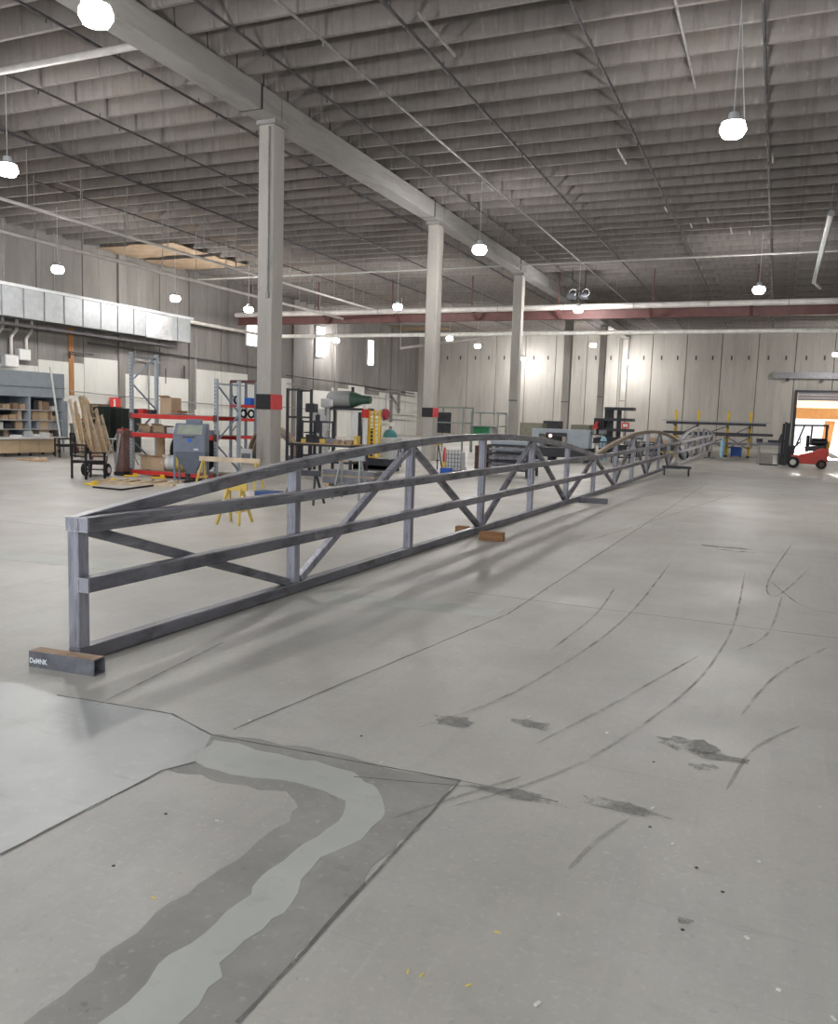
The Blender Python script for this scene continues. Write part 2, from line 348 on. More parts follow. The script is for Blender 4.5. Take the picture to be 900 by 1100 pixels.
# the big door
dr = thing('door_1', '', ''); del dr['label']; del dr['category']; struct(dr); dr.location = (DX0, YW-.1, 0)
B(-.12, 0, 0, .24, .25, DZ+.15).build('door_frame', dark, dr); B(3.1, 0, DZ, 6.3, .25, .15).build('door_frame', dark, dr)
mm = MB(); [mm.box(3.1, .05, DZ-.75+.25*i+.01, 6.15, .1, .235) for i in range(3)]; mm.build('rolled_door_panel', M_('door_slat_grey', (.24,.23,.26), .5, metal=.2), dr)
B(4.6, -.01, DZ-.33, 3.0, .02, .2).build('red_stripe', M_('faded_red', (.7,.2,.18), .6), dr)
t = AY(830, 405, YW-.5); tr = thing('sliding_door_track', 'long grey steel track mounted on the back wall above the big door', 'track', (t.x, YW-.35, t.z))
B(5, 0, -.1, 10, .25, .5).build('track_rail', M_('grey_track', (.28,.28,.3), .5, metal=.3), tr)
for i in range(4): B(1.2+2.7*i, 0, -.35, .3, .2, .25).build('track_hanger', dark, tr)
# outside the door: loading canopy
cn = thing('loading_canopy', 'orange framed loading canopy with cream sheeting seen outside the big door', 'canopy', (DX0-1, YW+3, 0))
a = AY(870, 440, YW+3); b = AY(870, 450, YW+3); c = AY(870, 428, YW+3)
B(5, 0, b.z, 14, .3, a.z-b.z+.15).build('canopy_beam', orange, cn)
B(5, 2, c.z-.9, 14, .1, 1.6).build('canopy_sheet', cream, cn)
p1 = AY(883, 452, YW+3); p2 = AY(887, 486, YW+3); m = MB(); m.prism([(0,0,0),(.75,0,0),(1.05,0,p1.z),(.2,0,p1.z)], (0,.25,0)); o = m.build('canopy_post', orange, cn); o.location = (p2.x-DX0+1-.5, 0, 0)
B(20, 4.5, -.2, 90, 10, .19).build('loading_apron', M_('pale_apron', (.75,.73,.7), .8), cn).location = (-20,0,0)
# left wall
lw = MB(); ys = [-2+3.05*k for k in range(0, 28)]
for a in ys: lw.box(XL-.15, a+1.525, 3.5, .3, 3.0, 8.05)
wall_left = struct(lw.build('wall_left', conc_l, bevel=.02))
lp = MB()
for a in ys: lp.box(XL-.13, a+1.525, 0, .3, 3.01, 4.15+.35*R.choice((-1,0,1)))
lp.build('painted_band', paintw, wall_left)
B(XL-.33, 40, 0, .06, 90, 11.6).build('seam_backing', bpy.data.materials['seam_shadow_gap'], wall_left)
for (px, py, h) in ((54,398,3.4),): 
    p = AX(77, 400, XL+.05); B(XL+.03, p.y, 2.4, .02, .35, 4.0).build('rust_streak', rust, wall_left)
for px in (130, 205, 315, 360, 420): 
    p = AX(px, 420, XL+.03); B(XL+.06, p.y, 0, .18, .45, 11).build('wall_pilaster', conc_l, wall_left)
rw = MB(); [rw.box(XR+.15, a+1.525, 0, .3, 3.0, 11.6) for a in ys]; wall_right = struct(rw.build('wall_right', conc_w)); B(XR+.33, 40, 0, .06, 90, 11.6).build('seam_backing', bpy.data.materials['seam_shadow_gap'], wall_right)
# clerestory slots on the left wall
for i, (px, y0, y1, w) in enumerate(((270,343,371,1.2), (344,352,383,1.3), (398,366,392,1.1))):
    a = AX(px, y0, XL+.05); b = AX(px, y1, XL+.05)
    wn = thing('window_%d' % (i+1), '', ''); del wn['label']; del wn['category']; struct(wn); wn.location = (XL+.04, a.y, b.z)
    B(.0, 0, 0, .06, w, a.z-b.z).build('pane', glow_w, wn)
    m = MB(); m.box(.03, -w/2-.04, -.08, .1, .08, a.z-b.z+.16); m.box(.03, w/2+.04, -.08, .1, .08, a.z-b.z+.16); m.box(.03, 0, -.08, .1, w, .08); m.box(.03, 0, a.z-b.z, .1, w, .08); m.box(.04,0,(a.z-b.z)*.46,.06,w,.1)
    m.build('window_frame', lgrey, wn)
# ceiling: double tee slabs
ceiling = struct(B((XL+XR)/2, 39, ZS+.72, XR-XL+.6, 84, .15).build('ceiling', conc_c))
def tee(x0, x1, y):
    m = MB()
    for dy in (-.61, .61):
        prof = [(dy-.075, 0), (dy-.055, -.0), (dy+.055, 0), (dy+.075, .03), (dy+.13, .74), (dy-.13, .74), (dy-.075, .03)]
        prof = [(dy-.05, 0), (dy+.05, 0), (dy+.075, .035), (dy+.125, .74), (dy-.125, .74), (dy-.075, .035)]
        m.prism([(x0, p, ZS+q) for p, q in prof], (x1-x0, 0, 0))
    m.box((x0+x1)/2, 0, ZS+.68, x1-x0, 2.42, .06)
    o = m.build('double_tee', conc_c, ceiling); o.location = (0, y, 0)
k = 0; y = 1.2
while y < YW:
    tee(XG+.02, XR, y); tee(XL-.2, XG-.02, y); y += 2.44
# stained tan area on the ceiling near the left wall
for (px, py) in ((28+85, 272), (200,283), (420,353)):
    p = G(px, py, ZS); m = MB(); m.prism([tuple(v) for v in jag([Vector((-2.6,-1.5,0)), Vector((2.6,-1.5,0)), Vector((2.6,1.4,0)), Vector((-2.6,1.5,0))], .1, .5)], (0,0,-.04)); o = m.build('tan_soffit_panel', M_('tan_soffit', (.36,.26,.17), .8, var=.3, scale=1.2), ceiling); o.location = (max(p.x, XL+2.8), p.y, ZS-.02)
# the girder on the column line, one segment per bay
gd = thing('concrete_girder', 'long grey concrete girder carried on the row of square columns', 'girder', (XG, 0, ZG))
yc = [20.45+12.2*k for k in range(-2, 6)]
for a in yc[:-1]:
    m = MB(); e_ = min(a+12.18, YW-.03); m.box(0, (a+.02+e_)/2, 0, .66, e_-a-.02, .62); m.build('girder_segment', conc_g, gd, bevel=.03)
for a in yc[1:]:
    m = MB(); m.box(0, a-1.0, -.004, .7, .06, .64); m.build('joint_band', pipe_d, gd)
# columns
cols = ['nearest tall concrete column with a black and red painted band', 'second concrete column from the camera with a smaller black and red band',
        'third concrete column along the girder with a bright lit edge', 'fourth concrete column standing behind the grey machine table',
        'thin distant fifth concrete column before the back wall', 'farthest concrete column standing against the back wall']
for i, lab in enumerate(cols):
    y = 20.45+12.2*i; y = min(y, YW-.35); c = thing('concrete_column', lab, 'column', (XG, y, 0), group='columns under the girder')
    B(0, 0, 0, .5, .56, ZG-.12).build('shaft', conc, c, bevel=.035)
    B(0, 0, ZG-.12, .62, .62, .115).build('bearing_cap', conc_g, c)
    if i < 2:
        zt = [(424,440),(438,448)][i]; px = (293,461)[i]
        q = XG; a = AX(px, zt[0], XG).z; b = AX(px, zt[1], XG).z
        B(-.005, -.286, b, .5, .02, a-b).build('black_band', black, c); B(.256, 0, b, .02, .58, a-b).build('red_band', M_('band_red', (.75,.07,.08), .6), c)
    if i == 0:
        MB().tube((.12, -.32, 5.1), (.12, -.32, ZG-.2), .03).build('conduit', pipe_g, c)
        B(.12,-.32,5.0,.1,.06,.14).build('conduit_box', pipe_g, c)
    if i > 1: B(-.0, -.287, (2.9,3.2,4,4)[i-2], .5, .01, .05).build('scribe_line', pipe_d, c)

# ------------------------------------------------------------------ the truss
A0 = Vector((-4.262, 4.14, 0)); tz = -.01697
tr = thing('bridge_side_truss', 'very long welded steel truss railing with three arched humps lying along the floor', 'steel truss', A0, tz)
S = 2.675; L = 18*S+.1
def dz(s): return 0. if s < 16 else .39*((s-16)/32.)**1.4
def arch(s):
    h = min(2, int(s/(6*S+.001))); c = (h+.5)*6*S+.05; q = (s-c)/(3*S+.05); return 1.02+dz(s)+.53*max(0, 1-q*q)
def run(s0, s1, zf, t, n=None, w=.1, h=.1):
    n = n or max(2, int((s1-s0)/.45)); return MB().sweep([(t, s0+(s1-s0)*i/n, zf(s0+(s1-s0)*i/n)) for i in range(n+1)], w, h)
BV = .009
far_m = M_('door_glare_steel_tube', (.48,.48,.52), .35, metal=.4, var=.25, scale=3)  # same steel for the far segment, glare from the door put into its colour
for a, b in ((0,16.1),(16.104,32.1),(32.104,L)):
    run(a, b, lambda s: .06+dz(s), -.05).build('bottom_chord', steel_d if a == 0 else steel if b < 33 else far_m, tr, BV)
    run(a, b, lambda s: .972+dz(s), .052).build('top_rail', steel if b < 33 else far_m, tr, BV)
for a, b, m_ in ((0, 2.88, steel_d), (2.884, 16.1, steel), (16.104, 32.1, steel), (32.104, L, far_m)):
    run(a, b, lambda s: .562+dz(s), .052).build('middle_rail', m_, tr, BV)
capm = M_('ground_bright_weld', (.5,.5,.54), .35, metal=.6, var=.25, scale=30)
archm = [steel, steel_r, M_('door_glare_steel', (.5,.5,.53), .35, metal=.5, var=.15)]  # last arch: glare from the door painted in as a paler steel
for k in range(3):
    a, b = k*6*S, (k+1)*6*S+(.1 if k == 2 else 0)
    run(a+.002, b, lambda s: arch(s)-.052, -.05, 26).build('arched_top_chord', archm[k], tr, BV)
for k in range(19):
    s = k*S; zt = arch(s+.05)-.1 + (0 if 0 < k < 18 else 0)
    m = MB().bar((-.05, s+.05, .108+dz(s)), (-.05, s+.05, zt), .098, .098, up=(0,1,0)); m.build('post', steel_b, tr, BV)
for k in range(18):
    if k % 2 == 0: p = (-.05, k*S+.12, min(arch(k*S+.2)-.13, 1.6)); q = (-.05, (k+1)*S-.06, .13+dz(k*S))
    else: p = (-.05, k*S+.16, .13+dz(k*S)); q = (-.05, (k+1)*S-.05, arch((k+1)*S-.1)-.14)
    MB().bar(p, q, .076, .076, up=(1,0,0)).build('diagonal_brace', steel_b if k in (1,) else steel, tr, BV)
def cap(x, z):
    c_ = B(x, -.004, z, .098, .008, .098).build('end_cap', steel_b, tr)
    m = MB(); w = .045
    for dx, dz_, sx_, sz_ in ((0,-w-.004,.1,.006),(0,w-.002,.1,.006),(-w,-w,.006,.09),(w,-w,.006,.09)): m.box(x+dx, -.01, z+.049+dz_, sx_, .006, sz_)
    m.build('weld_bead', capm, c_)
cap(-.05, .92); cap(.052, .922); cap(.052, .512)
m = MB()
for k in range(1, 18):
    for zz in (.513, .923): m.box(.0, k*S+.05, zz+dz(k*S), .02, .11, .006); 
m.build('weld_bead', capm, tr)

# block in front
a = G(31, 716); b = G(101, 727); d = (b-a); ang = math.atan2(d.y, d.x); LB = d.length
bl = thing('steel_tube_block', 'short open ended square steel tube with chalk writing lying against the near truss end', 'steel block', ((a.x+b.x)/2, (a.y+b.y)/2, 0), ang)
MB().hollow(0, .055, 0, LB, .11, .009).build('square_tube', steel_d, bl, .003)
B(0, .055, .1095, LB-.01, .098, .0016).build('rusty_top_face', M_('orange_rust', (.36,.22,.13), .8, var=.5, scale=14, stretch=(.5,1,1), col2=(.5,.4,.3)), bl)
tx = bpy.data.curves.new('chalk_writing', 'FONT'); tx.body = 'DeMNK'; tx.size = .05; tx.extrude = .0006; tx.offset = .001
to = bpy.data.objects.new('chalk_writing', tx); 
dg = bpy.context.evaluated_depsgraph_get(); C.objects.link(to); bpy.context.view_layer.update(); dg.update()
me = bpy.data.meshes.new_from_object(to.evaluated_get(dg)); bpy.data.objects.remove(to)
to = bpy.data.objects.new('chalk_writing', me); C.objects.link(to); me.materials.clear(); me.materials.append(M_('chalk', (.8,.85,.9), .8)); to.parent = bl
to.location = (-LB/2+.008, -.0012, .03); to.rotation_euler = (PI/2, 0, 0); to.scale = (.85,1,1)
# supports under / beside the truss
p = G(525, 581)
o = B(0,0,0, .36, .14, .13).build('timber_block', redwood, bevel=.004); tag(o, 'short reddish brown timber block beside the truss bottom chord', 'timber block', None, (p.x+.02, p.y+.07, 0), .1)
o = B(0,0,0, .2, .14, .1).build('timber_offcut', redwood, bevel=.004); q = G(486,572); tag(o, 'small brown timber offcut behind the truss bottom chord', 'timber block', None, (-4.4, q.y+.1, 0), .05)
p = G(637, 541)
t_ = MB().hollow(0, 0, 0, .62, .12, .01).build('square_tube_offcut', steel_d, None, .003); tag(t_, 'dark square tube offcut poking out past the middle of the truss', 'steel tube', None, (p.x-.02, p.y+.1, 0), .03)
p = G(722, 511)
dl_ = thing('low_steel_dolly', 'low dark steel dolly on casters beside the far part of the truss', 'dolly', (p.x+.1, p.y+.3, 0), .12)
MB().box(0,0,.26,1.0,.5,.08).build('platform', dark, dl_)
for x in (-.42,.42):
    for y in (-.2,.2):
        cc = MB().bar((x,y,.1),(x,y,.26),.05).build('caster_fork', dark, dl_); MB().lathe([(.02,-.025),(.06,-.02),(.06,.02),(.02,.025)],12,(x,y,.06),'X').build('caster_wheel', rubber, cc)
e = A0+Vector((.017*47, 47, 0))
st = thing('support_stand', 'dark steel stand carrying the far end of the truss', 'stand', (e.x-.05, e.y, 0)); B(0,0,0,.6,.5,.04).build('base_plate', dark, st); B(0,0,.04,.14,.14,.28).build('post', dark, st); B(0,0,.32,.4,.2,.035).build('head_plate', dark, st)
e = A0+Vector((.017*32, 32, 0))
st = thing('support_stand', 'small dark steel stand under the truss at its second low point', 'stand', (e.x-.05, e.y, 0)); B(0,0,0,.4,.3,.03).build('base_plate', dark, st); B(0,0,.03,.2,.2,.1).build('post', dark, st); 

# ------------------------------------------------------------------ lamps
lamps = [((103,17), 8., 'brightest ceiling lamp at the top left corner of the view'), ((8,183), 8., 'hanging lamp at the left edge beneath the dark ribbed ceiling'),
 ((62,290), 7.9, 'high lamp above the galvanised duct near the left wall'), ((188,321), 7.9, 'lamp above the end of the galvanised duct'),
 ((787,140), 8., 'large bright hanging lamp on a V cord at the upper right'), ((515,269), 8., 'hanging lamp just right of the second column'),
 ((427,330), 8., 'lamp in front of the red beam left of the second column'), ((815,312), 8., 'lamp hanging above the white pipe on the right side'),
 ((621,333), 8., 'lamp in front of the red beam right of the third column'), ((637,371), 8.6, 'lamp under the white pipe beside the fourth column'),
 ((674,389), 7.5, 'lamp hanging in front of the farthest column'), ((483,364), 8., 'first of two lamps under the white pipe right of the second column'),
 ((513,372), 8., 'second of two lamps under the white pipe right of the second column'), ((562,386), 7.75, 'small lamp seen at the edge of the third column'),
 ((361,366), 7.9, 'small lamp between the bright wall slots'), ((898,381), 7.9, 'lamp at the right edge above the big door'), ((267,333), 7.9, 'lamp at the left end of the red beam')]
proto = None
for (px, z, lab) in lamps:
    p = G(*px, z); 
    if proto is None:
        proto = thing('high_bay_lamp', lab, 'lamp', group='high bay lamps')
        MB().lathe([(.02,.0),(.2,.02),(.27,.14),(.25,.24),(.2,.3),(.05,.32)], 20).build('lamp_lens', glow, proto)
        MB().lathe([(.23,.3),(.2,.33),(.12,.36),(.1,.5),(.02,.52)], 16).build('lamp_housing', lgrey, proto)
        MB().tube((0,0,.5),(0,0,ZS+.4-8.0),.012,6).build('cord', lgrey, proto)
        o = proto
    else: o = dup(proto, lab)
    o.location = (p.x, p.y, z-.15)
    o['label'] = lab
p = G(787,140,8.)
for q in ((797,10),): 
    t = thing('lamp_safety_cable', 'pale V shaped cable above the large lamp at upper right', 'cable', (p.x, p.y, 8.4))
    MB().tube((.22,0,-.25),(-.0,-.02,2.1),.012,6).build('cable_strand', lgrey, t)

# ------------------------------------------------------------------ overhead pipes
PZ = 10.36
def ypipe(px, py, y0, y1, r, mat, lab, z=PZ, name='sprinkler_pipe', grp='sprinkler pipes under the ceiling'):
    p = G(px, py, z); t = thing(name, lab, 'pipe', (p.x, 0, z), group=grp)
    MB().tube((0,y0,0),(0,y1,0),r,8).build('pipe_run', mat, t)
    h_ = MB().tube((0,0,-.01),(0,0,.14),.012,5).build('pipe_hanger', mat, t); s_ = MB().tube((0,0,0),(0,0,-.13),.018,5).build('sprinkler_head', mat, t); y = y0+1.5; first = True
    while y < y1 and y < 50:
        if first: h_.location = (0,y,0); s_.location = (0,y+.8,0); first = False
        else:
            a_ = h_.copy(); C.objects.link(a_); a_.location = (0,y,0); b_ = s_.copy(); C.objects.link(b_); b_.location = (0,y+.8,0)
        y += 3.05
    return p.x
for (px, py, mat, r, lab) in ((612,0,pipe_d,.035,'dark sprinkler pipe crossing the right ceiling above the second lamp'), (725,0,pipe_g,.03,'grey sprinkler pipe in the right ceiling ending over the large lamp'),
     (820,0,pipe_d,.04,'dark sprinkler pipe just right of the large upper lamp'), (410,0,pipe_d,.04,'dark sprinkler pipe running over the top centre of the ceiling'),
     (300,3,pipe_g,.032,'pale grey sprinkler pipe nearest right of the girder top'), (300,67,pipe_d,.035,'dark sprinkler pipe hugging the right side of the girder'),
     (83,37,pipe_d,.035,'dark sprinkler pipe left of the girder, closest to it'), (147,72,pipe_d,.03,'thin dark sprinkler pipe second left of the girder'),
     (0,77,pipe_d,.035,'dark sprinkler pipe third left of the girder'), (7,142,pipe_d,.045,'dark sprinkler pipe passing above the left edge lamp'),
     (43,197,pipe_d,.035,'dark sprinkler pipe starting beside the left edge lamp')):
    ypipe(px, py, (21 if px in (147,) else 3) if px != 725 else 4, 78 if px not in (725,) else 23, r, mat, lab)
for (px, py, z, r, lab, y1) in ((0,213,8.6,.06,'pale steam pipe high along the left wall above the duct',50), (0,248,8.1,.07,'lower pale steam pipe along the left wall above the duct',49)):
    p = G(px, py, z); x = max(p.x, XL+.5); t = thing('steam_pipe', lab, 'pipe', (x, 0, z)); MB().tube((0,10,0),(0,y1,0),r,10).build('pipe_run', pipe_w, t)
    [MB().tube((0,12+2.4*i,0),(0,12+2.4*i,ZS-z),.018,5).build('pipe_hanger', pipe_g, t) for i in range(15)]
# short struts on the right ceiling
for i, (px, py, dx) in enumerate(((785,247,1.2),(805,250,1),(760,236,.9),(715,225,.9),(455,50,3.2),(470,38,2.2),(668,168,1.6),(250,205,1.8),(75,200,1.4),(830,170,.9),(742,242,.8),(770,300,1.3),(525,200,1.4))):
    p = G(px, py, PZ); o = MB().tube((0,-dx/2,0),(0,dx/2,0),.035,6).build('pipe_stub', pipe_g); tag(o, 'short grey pipe stub fixed beneath the ceiling ribs', 'pipe', 'short pipe stubs under the ceiling', (p.x, p.y, PZ))
# crane beam with white pipe on top
YB = 48.6
pb_ = AY(600, 328, YB); lb = AY(240, 334, YB)
cb = thing('red_crane_beam', 'dull red steel I beam spanning the hall below the ceiling', 'beam', (0, YB, 0)); zb = AY(600, 336, YB).z-.1
m = MB(); x0 = max(lb.x, XL+.1); xm = (x0+XR)/2; wx = XR-x0; m.box(xm, 0, zb-.3, wx, .3, .03); m.box(xm, 0, zb+.2, wx, .3, .03); m.box(xm, 0, zb-.3, wx, .03, .5); m.build('i_beam', dred, cb)
for i in range(9): MB().bar((x0+2+5.2*i, -.25, zb-.25), (x0+2+5.2*i, -.75, zb+.12), .18, .1).build('beam_bracket', dred, cb)
for i in range(9):
    x = x0+1+5.4*i; MB().bar((x,0,zb+.2),(x,0,ZS),.07).build('beam_hanger', dred, cb)
wp = thing('white_main_pipe', 'thick white pipe running along the top of the red beam', 'pipe', (0, YB-.32, zb+.36)); MB().tube((x0,0,0),(XR,0,0),.17,14).build('pipe_run', pipe_w, wp)
[MB().ring((x0+3+4*i,0,0), .175, .02, 'X', 14, 6).build('pipe_clamp', pipe_g, wp) for i in range(11)]
# second white pipe, from the left wall then across
q = AX(262, 358, XL+.8); YP = 51.5; z2 = AY(600, 358, YP).z
w2 = thing('white_cross_pipe', 'white pipe crossing the hall below the red beam and turning along the left wall', 'pipe', (0, YP, z2)); MB().tube((XL+.8,0,0),(XR,0,0),.13,14).build('pipe_run', M_('bright_white_pipe', (.8,.79,.74), .4), w2)
MB().tube((XL+.8,0,0),(XL+.8,-36,0),.11,12).build('pipe_return', pipe_w, w2)
[MB().tube((XL+4+4.3*i,0,0),(XL+4+4.3*i,0,ZS-z2),.015,5).build('pipe_hanger', pipe_g, w2) for i in range(10)]
z3 = AY(600, 283, 43).z; o = MB().tube((XL+1,0,0),(XR,0,0),.045,8).build('thin_cross_pipe', M_('thin_pipe_grey', (.5,.5,.47), .5), None); tag(o, 'thin pale pipe crossing the hall just below the ceiling ribs', 'pipe', None, (0,43,z3))
y4 = 12.35; p = G(120, 50, 10.15); o = MB().tube((-12,0,0),(0,0,0),.09,10).build('near_cross_pipe', pipe_w); 
a = G(186, 39, ZG+.25); tag(o, 'thick white pipe meeting the girder at the upper left', 'pipe', None, (XG-.4, a.y, ZG+.2))
# door-side drop pipe
a = G(893, 229, 9.4); b = G(876, 303, 9.4)
t = thing('hanging_heater_tube', 'long silver tube hanging under the ceiling at the right edge', 'tube', (a.x, a.y, 9.4)); MB().tube((0,0,0),(0,b.y-a.y,0),.11,12).build('tube', galv, t)
MB().tube((0,b.y-a.y,0),(.35,b.y-a.y+.5,-.25),.08,10).build('elbow', pipe_w, t); [MB().tube((0,.5+2*i,0),(0,.5+2*i,1.1),.012,5).build('hanger', pipe_g, t) for i in range(6)]
for (p0, p1, lab) in (((430,374),(525,362),'slanting white pipe right of the second column'), ((490,360),(548,400),'')):
    if lab: a = AY(*p0, 56); b = AY(*p1, 56); o = MB().tube((0,0,0), tuple(b-a), .1, 10).tube((0,0,0),(0,0,ZS-a.z),.03,6).build('slanting_pipe', pipe_w); tag(o, lab, 'pipe', None, tuple(a))
# ceiling fittings by the third column
for (px, py, lab) in ((662,130,''),): pass
for px, lab in ((614,'cluster of dark ceiling fan motors above the red beam, left one'), (628,'cluster of dark ceiling fan motors above the red beam, right one')):
    a = AY(px, 317, 47.5); t = thing('motor_unit', lab, 'motor', tuple(a)); MB().lathe([(.1,-.3),(.24,-.2),(.26,.2),(.12,.3)],14,(0,0,0),'X').build('motor_body', dark, t); MB().ring((.1,-.2,.1),.2,.03,'Y',14,6).build('cable_loop', pipe_g, t); MB().tube((0,0,.2),(0,0,ZS-a.z),.03,6).build('hanger', dark, t)

# conduits on the left wall
def wallrun(pxs, r, mat, lab):
    P = [AX(x, y, XL+.18) for x, y in pxs]; t = tag(MB().path([p-P[0] for p in P], r, 6).build('wall_conduit', mat), lab, 'conduit', None, tuple(P[0])); return t
wallrun([(95,368),(205,384),(278,395)], .05, pipe_d, 'dark conduit running along the left wall under the duct')
wallrun([(30,352),(95,361),(135,368)], .05, pipe_d, 'short dark conduit just beneath the duct at far left')
wallrun([(75,385),(75,378),(100,381)], .045, pipe_d, 'dark bent conduit above the wood planks')
wallrun([(74,420),(200,432),(275,438)], .03, pipe_g, 'thin grey conduit low on the left wall above the cabinets')
wallrun([(308,403),(360,410),(445,423)], .045, pipe_d, 'dark conduit on the left wall right of the nearest column')
wallrun([(308,412),(330,415),(330,405),(345,407)], .03, pipe_g, 'thin stepped conduit right of the nearest column')
wallrun([(395,418),(445,426)], .06, pipe_g, 'thick grey pipe on the left wall near the second column')
wallrun([(395,425),(445,433)], .04, pipe_w, 'pale pipe on the left wall under the thick one')
wallrun([(300,437),(345,440),(445,447)], .03, pipe_g, 'thin low conduit behind the storage tank')
wallrun([(178,396),(178,412)], .03, pipe_d, 'short vertical conduit drop behind the open racks')
wallrun([(198,393),(198,407)], .06, pipe_d, 'thick vertical conduit drop behind the open racks')
wallrun([(160,385),(160,440)], .05, pipe_g, 'vertical grey conduit beside the rack upright')
wallrun([(210,360),(210,440)], .05, pipe_g, 'tall vertical grey conduit at the middle of the left wall')
wallrun([(415,420),(415,450),(440,452)], .04, pipe_g, 'bent grey conduit near the wall corner')
wallrun([(145,372),(145,386),(172,390)], .04, pipe_g, 'grey stepped conduit under the duct end')
# the duct
zt = AX(100, 324, XL+.9).z; zbm = AX(100, 353, XL+.9).z; ye = AX(203, 360, XL+.9).y
du = thing('sheet_metal_duct', 'long galvanised rectangular duct along the left wall', 'duct', (XL+.1, ye, zbm))
dh = zt-zbm; m = MB(); m.box(.45, -15, 0, .9, 30, dh); m.build('duct_body', galv, du)
m = MB(); y = -1.2
while y > -30: m.box(.45, y, -.03, .97, .05, dh+.06); y -= 1.25
m.build('duct_seam', M_('duct_seam_grey', (.22,.23,.24), .5, metal=.4), du)
B(.5, -2.9, -.04, .96, 2.2, dh*.95).build('foil_wrap', foil, du); MB().box(.47, -15, dh, 1.0, 30.5, .14).build('duct_ledge', lgrey, du)
[MB().tube((.85,-1.5-3*i,dh),(.85,-1.5-3*i,ZS-zbm),.02,5).build('duct_hanger', pipe_g, du) for i in range(10)]
o = MB().box(.4,-14,-.42,.5,27,.12).build('cable_tray', pipe_d); tag(o, 'dark cable tray fixed on the left wall under the duct', 'cable tray', None, (XL+.35, ye-1, zbm))
# goose neck pipes under the duct at far left
for i, px in enumerate((3,18,34)):
    a = AX(px, 350, XL+.3); a.z = zbm; b = AX(px-2, 385, XL+.3); o = MB().path([(0,0,0),(0,0,-.5),(0,-.35,-.9),(0,-.35,b.z-a.z)], .07, 8).build('gooseneck_pipe', pipe_w)
    tag(o, ('pale bent pipe under the duct, leftmost of three', 'pale bent pipe under the duct, middle of three', 'pale bent pipe under the duct, rightmost of three')[i], 'pipe', None, tuple(a))
for i, (px, y0, y1, w) in enumerate(((9,378,391,.8), (23,372,384,.7))):
    a = AX(px+3, y0+3, XL+.3); b = AX(px+3, y1+3, XL+.3); t = thing('wall_electrical_box', ('pale electrical box low under the pipes at far left', 'pale electrical box right of its lower neighbour at far left')[i], 'electrical box', (XL+.2, a.y, b.z)); B(0,0,0,.3,w,a.z-b.z).build('enclosure', lgrey, t); B(.16,0,.04,.02,w-.08,a.z-b.z-.08).build('door', white, t)
# red sign on the wall behind the cabinets
a = AX(119, 427, XL+.25); b = AX(130, 440, XL+.25); s_ = thing('fire_point_sign', 'square red sign with a white vertical mark above the dark cabinets', 'sign', (XL+.2, (a.y+b.y)/2, b.z)); w = abs(b.y-a.y)
B(0,0,0,.04,w,a.z-b.z).build('sign_panel', red, s_); B(.025,-w*.1,(a.z-b.z)*.25,.01,w*.17,(a.z-b.z)*.62).build('white_mark', white, s_); B(.025,-w*.16,(a.z-b.z)*.72,.01,w*.12,(a.z-b.z)*.12).build('white_mark', white, s_)
# ------------------------------------------------------------------ workshop things, left side
def at(px, py): return G(px, py)
def box_part(name, mat, parent, *a, bevel=.01, **k): return B(*a, **k).build(name, mat, parent, bevel)
# tool crib (shelving wall facing the hall)
c0 = at(70, 486); crib = thing('tool_crib', 'blue-grey shelving crib with open bays of parts at the far left', 'shelving', (c0.x, c0.y, 0), PI/2)
# local x runs along world +Y, local y runs towards the wall (-X); front at y=0
kx = AX(70, 402, c0.x).z; HT = AX(70, 402, c0.x).z; HF = AX(70, 428, c0.x).z
CW = 7.6
box_part('back_panel', bgrey, crib, -CW/2, 1.0, 0, CW, .04, HF)
box_part('fascia', bgrey2, crib, -CW/2, .5, HF, CW, 1.05, HT-HF)
B(-CW/2, -.04, HF+.35, CW, .03, .03).build('fascia_line', bgrey, crib)
for x in (-.06, -1.62, -3.2, -4.8, -6.4, -7.55): box_part('upright', bgrey2, crib, x, .5, 0, .09, 1.0, HF)
SH = [.35, .95, 1.45, 1.95, 2.45]
SH = [HF*f for f in (.06, .24, .42, .58, .76)]
for z in SH: box_part('shelf', lgrey, crib, -CW/2, .5, z, CW, .95, .035, bevel=0)
B(.06, .0, .5, .16, .04, HF-.6).build('side_panel', bgrey2, crib); 
# clutter on its shelves
bc = [card, wood2, white, lgrey, dark, bgrey2, M_('dark_card', (.3,.2,.13), .8)]
kinds = {0:('cardboard_box','brown cardboard box sitting on the blue-grey crib shelves','box'),1:('wooden_box','pale wooden box sitting on the blue-grey crib shelves','box'),2:('white_carton','white carton sitting on the blue-grey crib shelves','box'),
         3:('grey_bin','light grey bin sitting on the blue-grey crib shelves','bin'),4:('tool_case','dark tool case sitting on the blue-grey crib shelves','case'),5:('parts_bin','pale blue parts bin sitting on the blue-grey crib shelves','bin'),6:('carton','dark brown carton sitting on the blue-grey crib shelves','box')}
for zi, z in enumerate(SH):
    x = -.25
    while x > -5.2:
        k = R.choice([0,0,1,2,3,4,4,5,6]); w_ = R.uniform(.14,.42); h_ = R.uniform(.1,.34); 
        if min(abs(x-w_/2-u) for u in (-1.62,-3.2,-4.8)) > w_/2+.07 and R.random() > .12:
            wp_ = Vector((c0.x-(.3), c0.y+x-w_/2, z+.037))
            t = thing(kinds[k][0], kinds[k][1], kinds[k][2], wp_, PI/2+R.uniform(-.1,.1), kinds[k][0].replace('_',' ')+' pieces on the crib shelves')
            B(0,0,0,w_,.32,h_).build('container', bc[k], t, .006); B(0,0,h_,w_*.96,.31,.012).build('lid', white if k in (2,3) else bc[k], t)
        x -= w_+R.uniform(.03,.15)
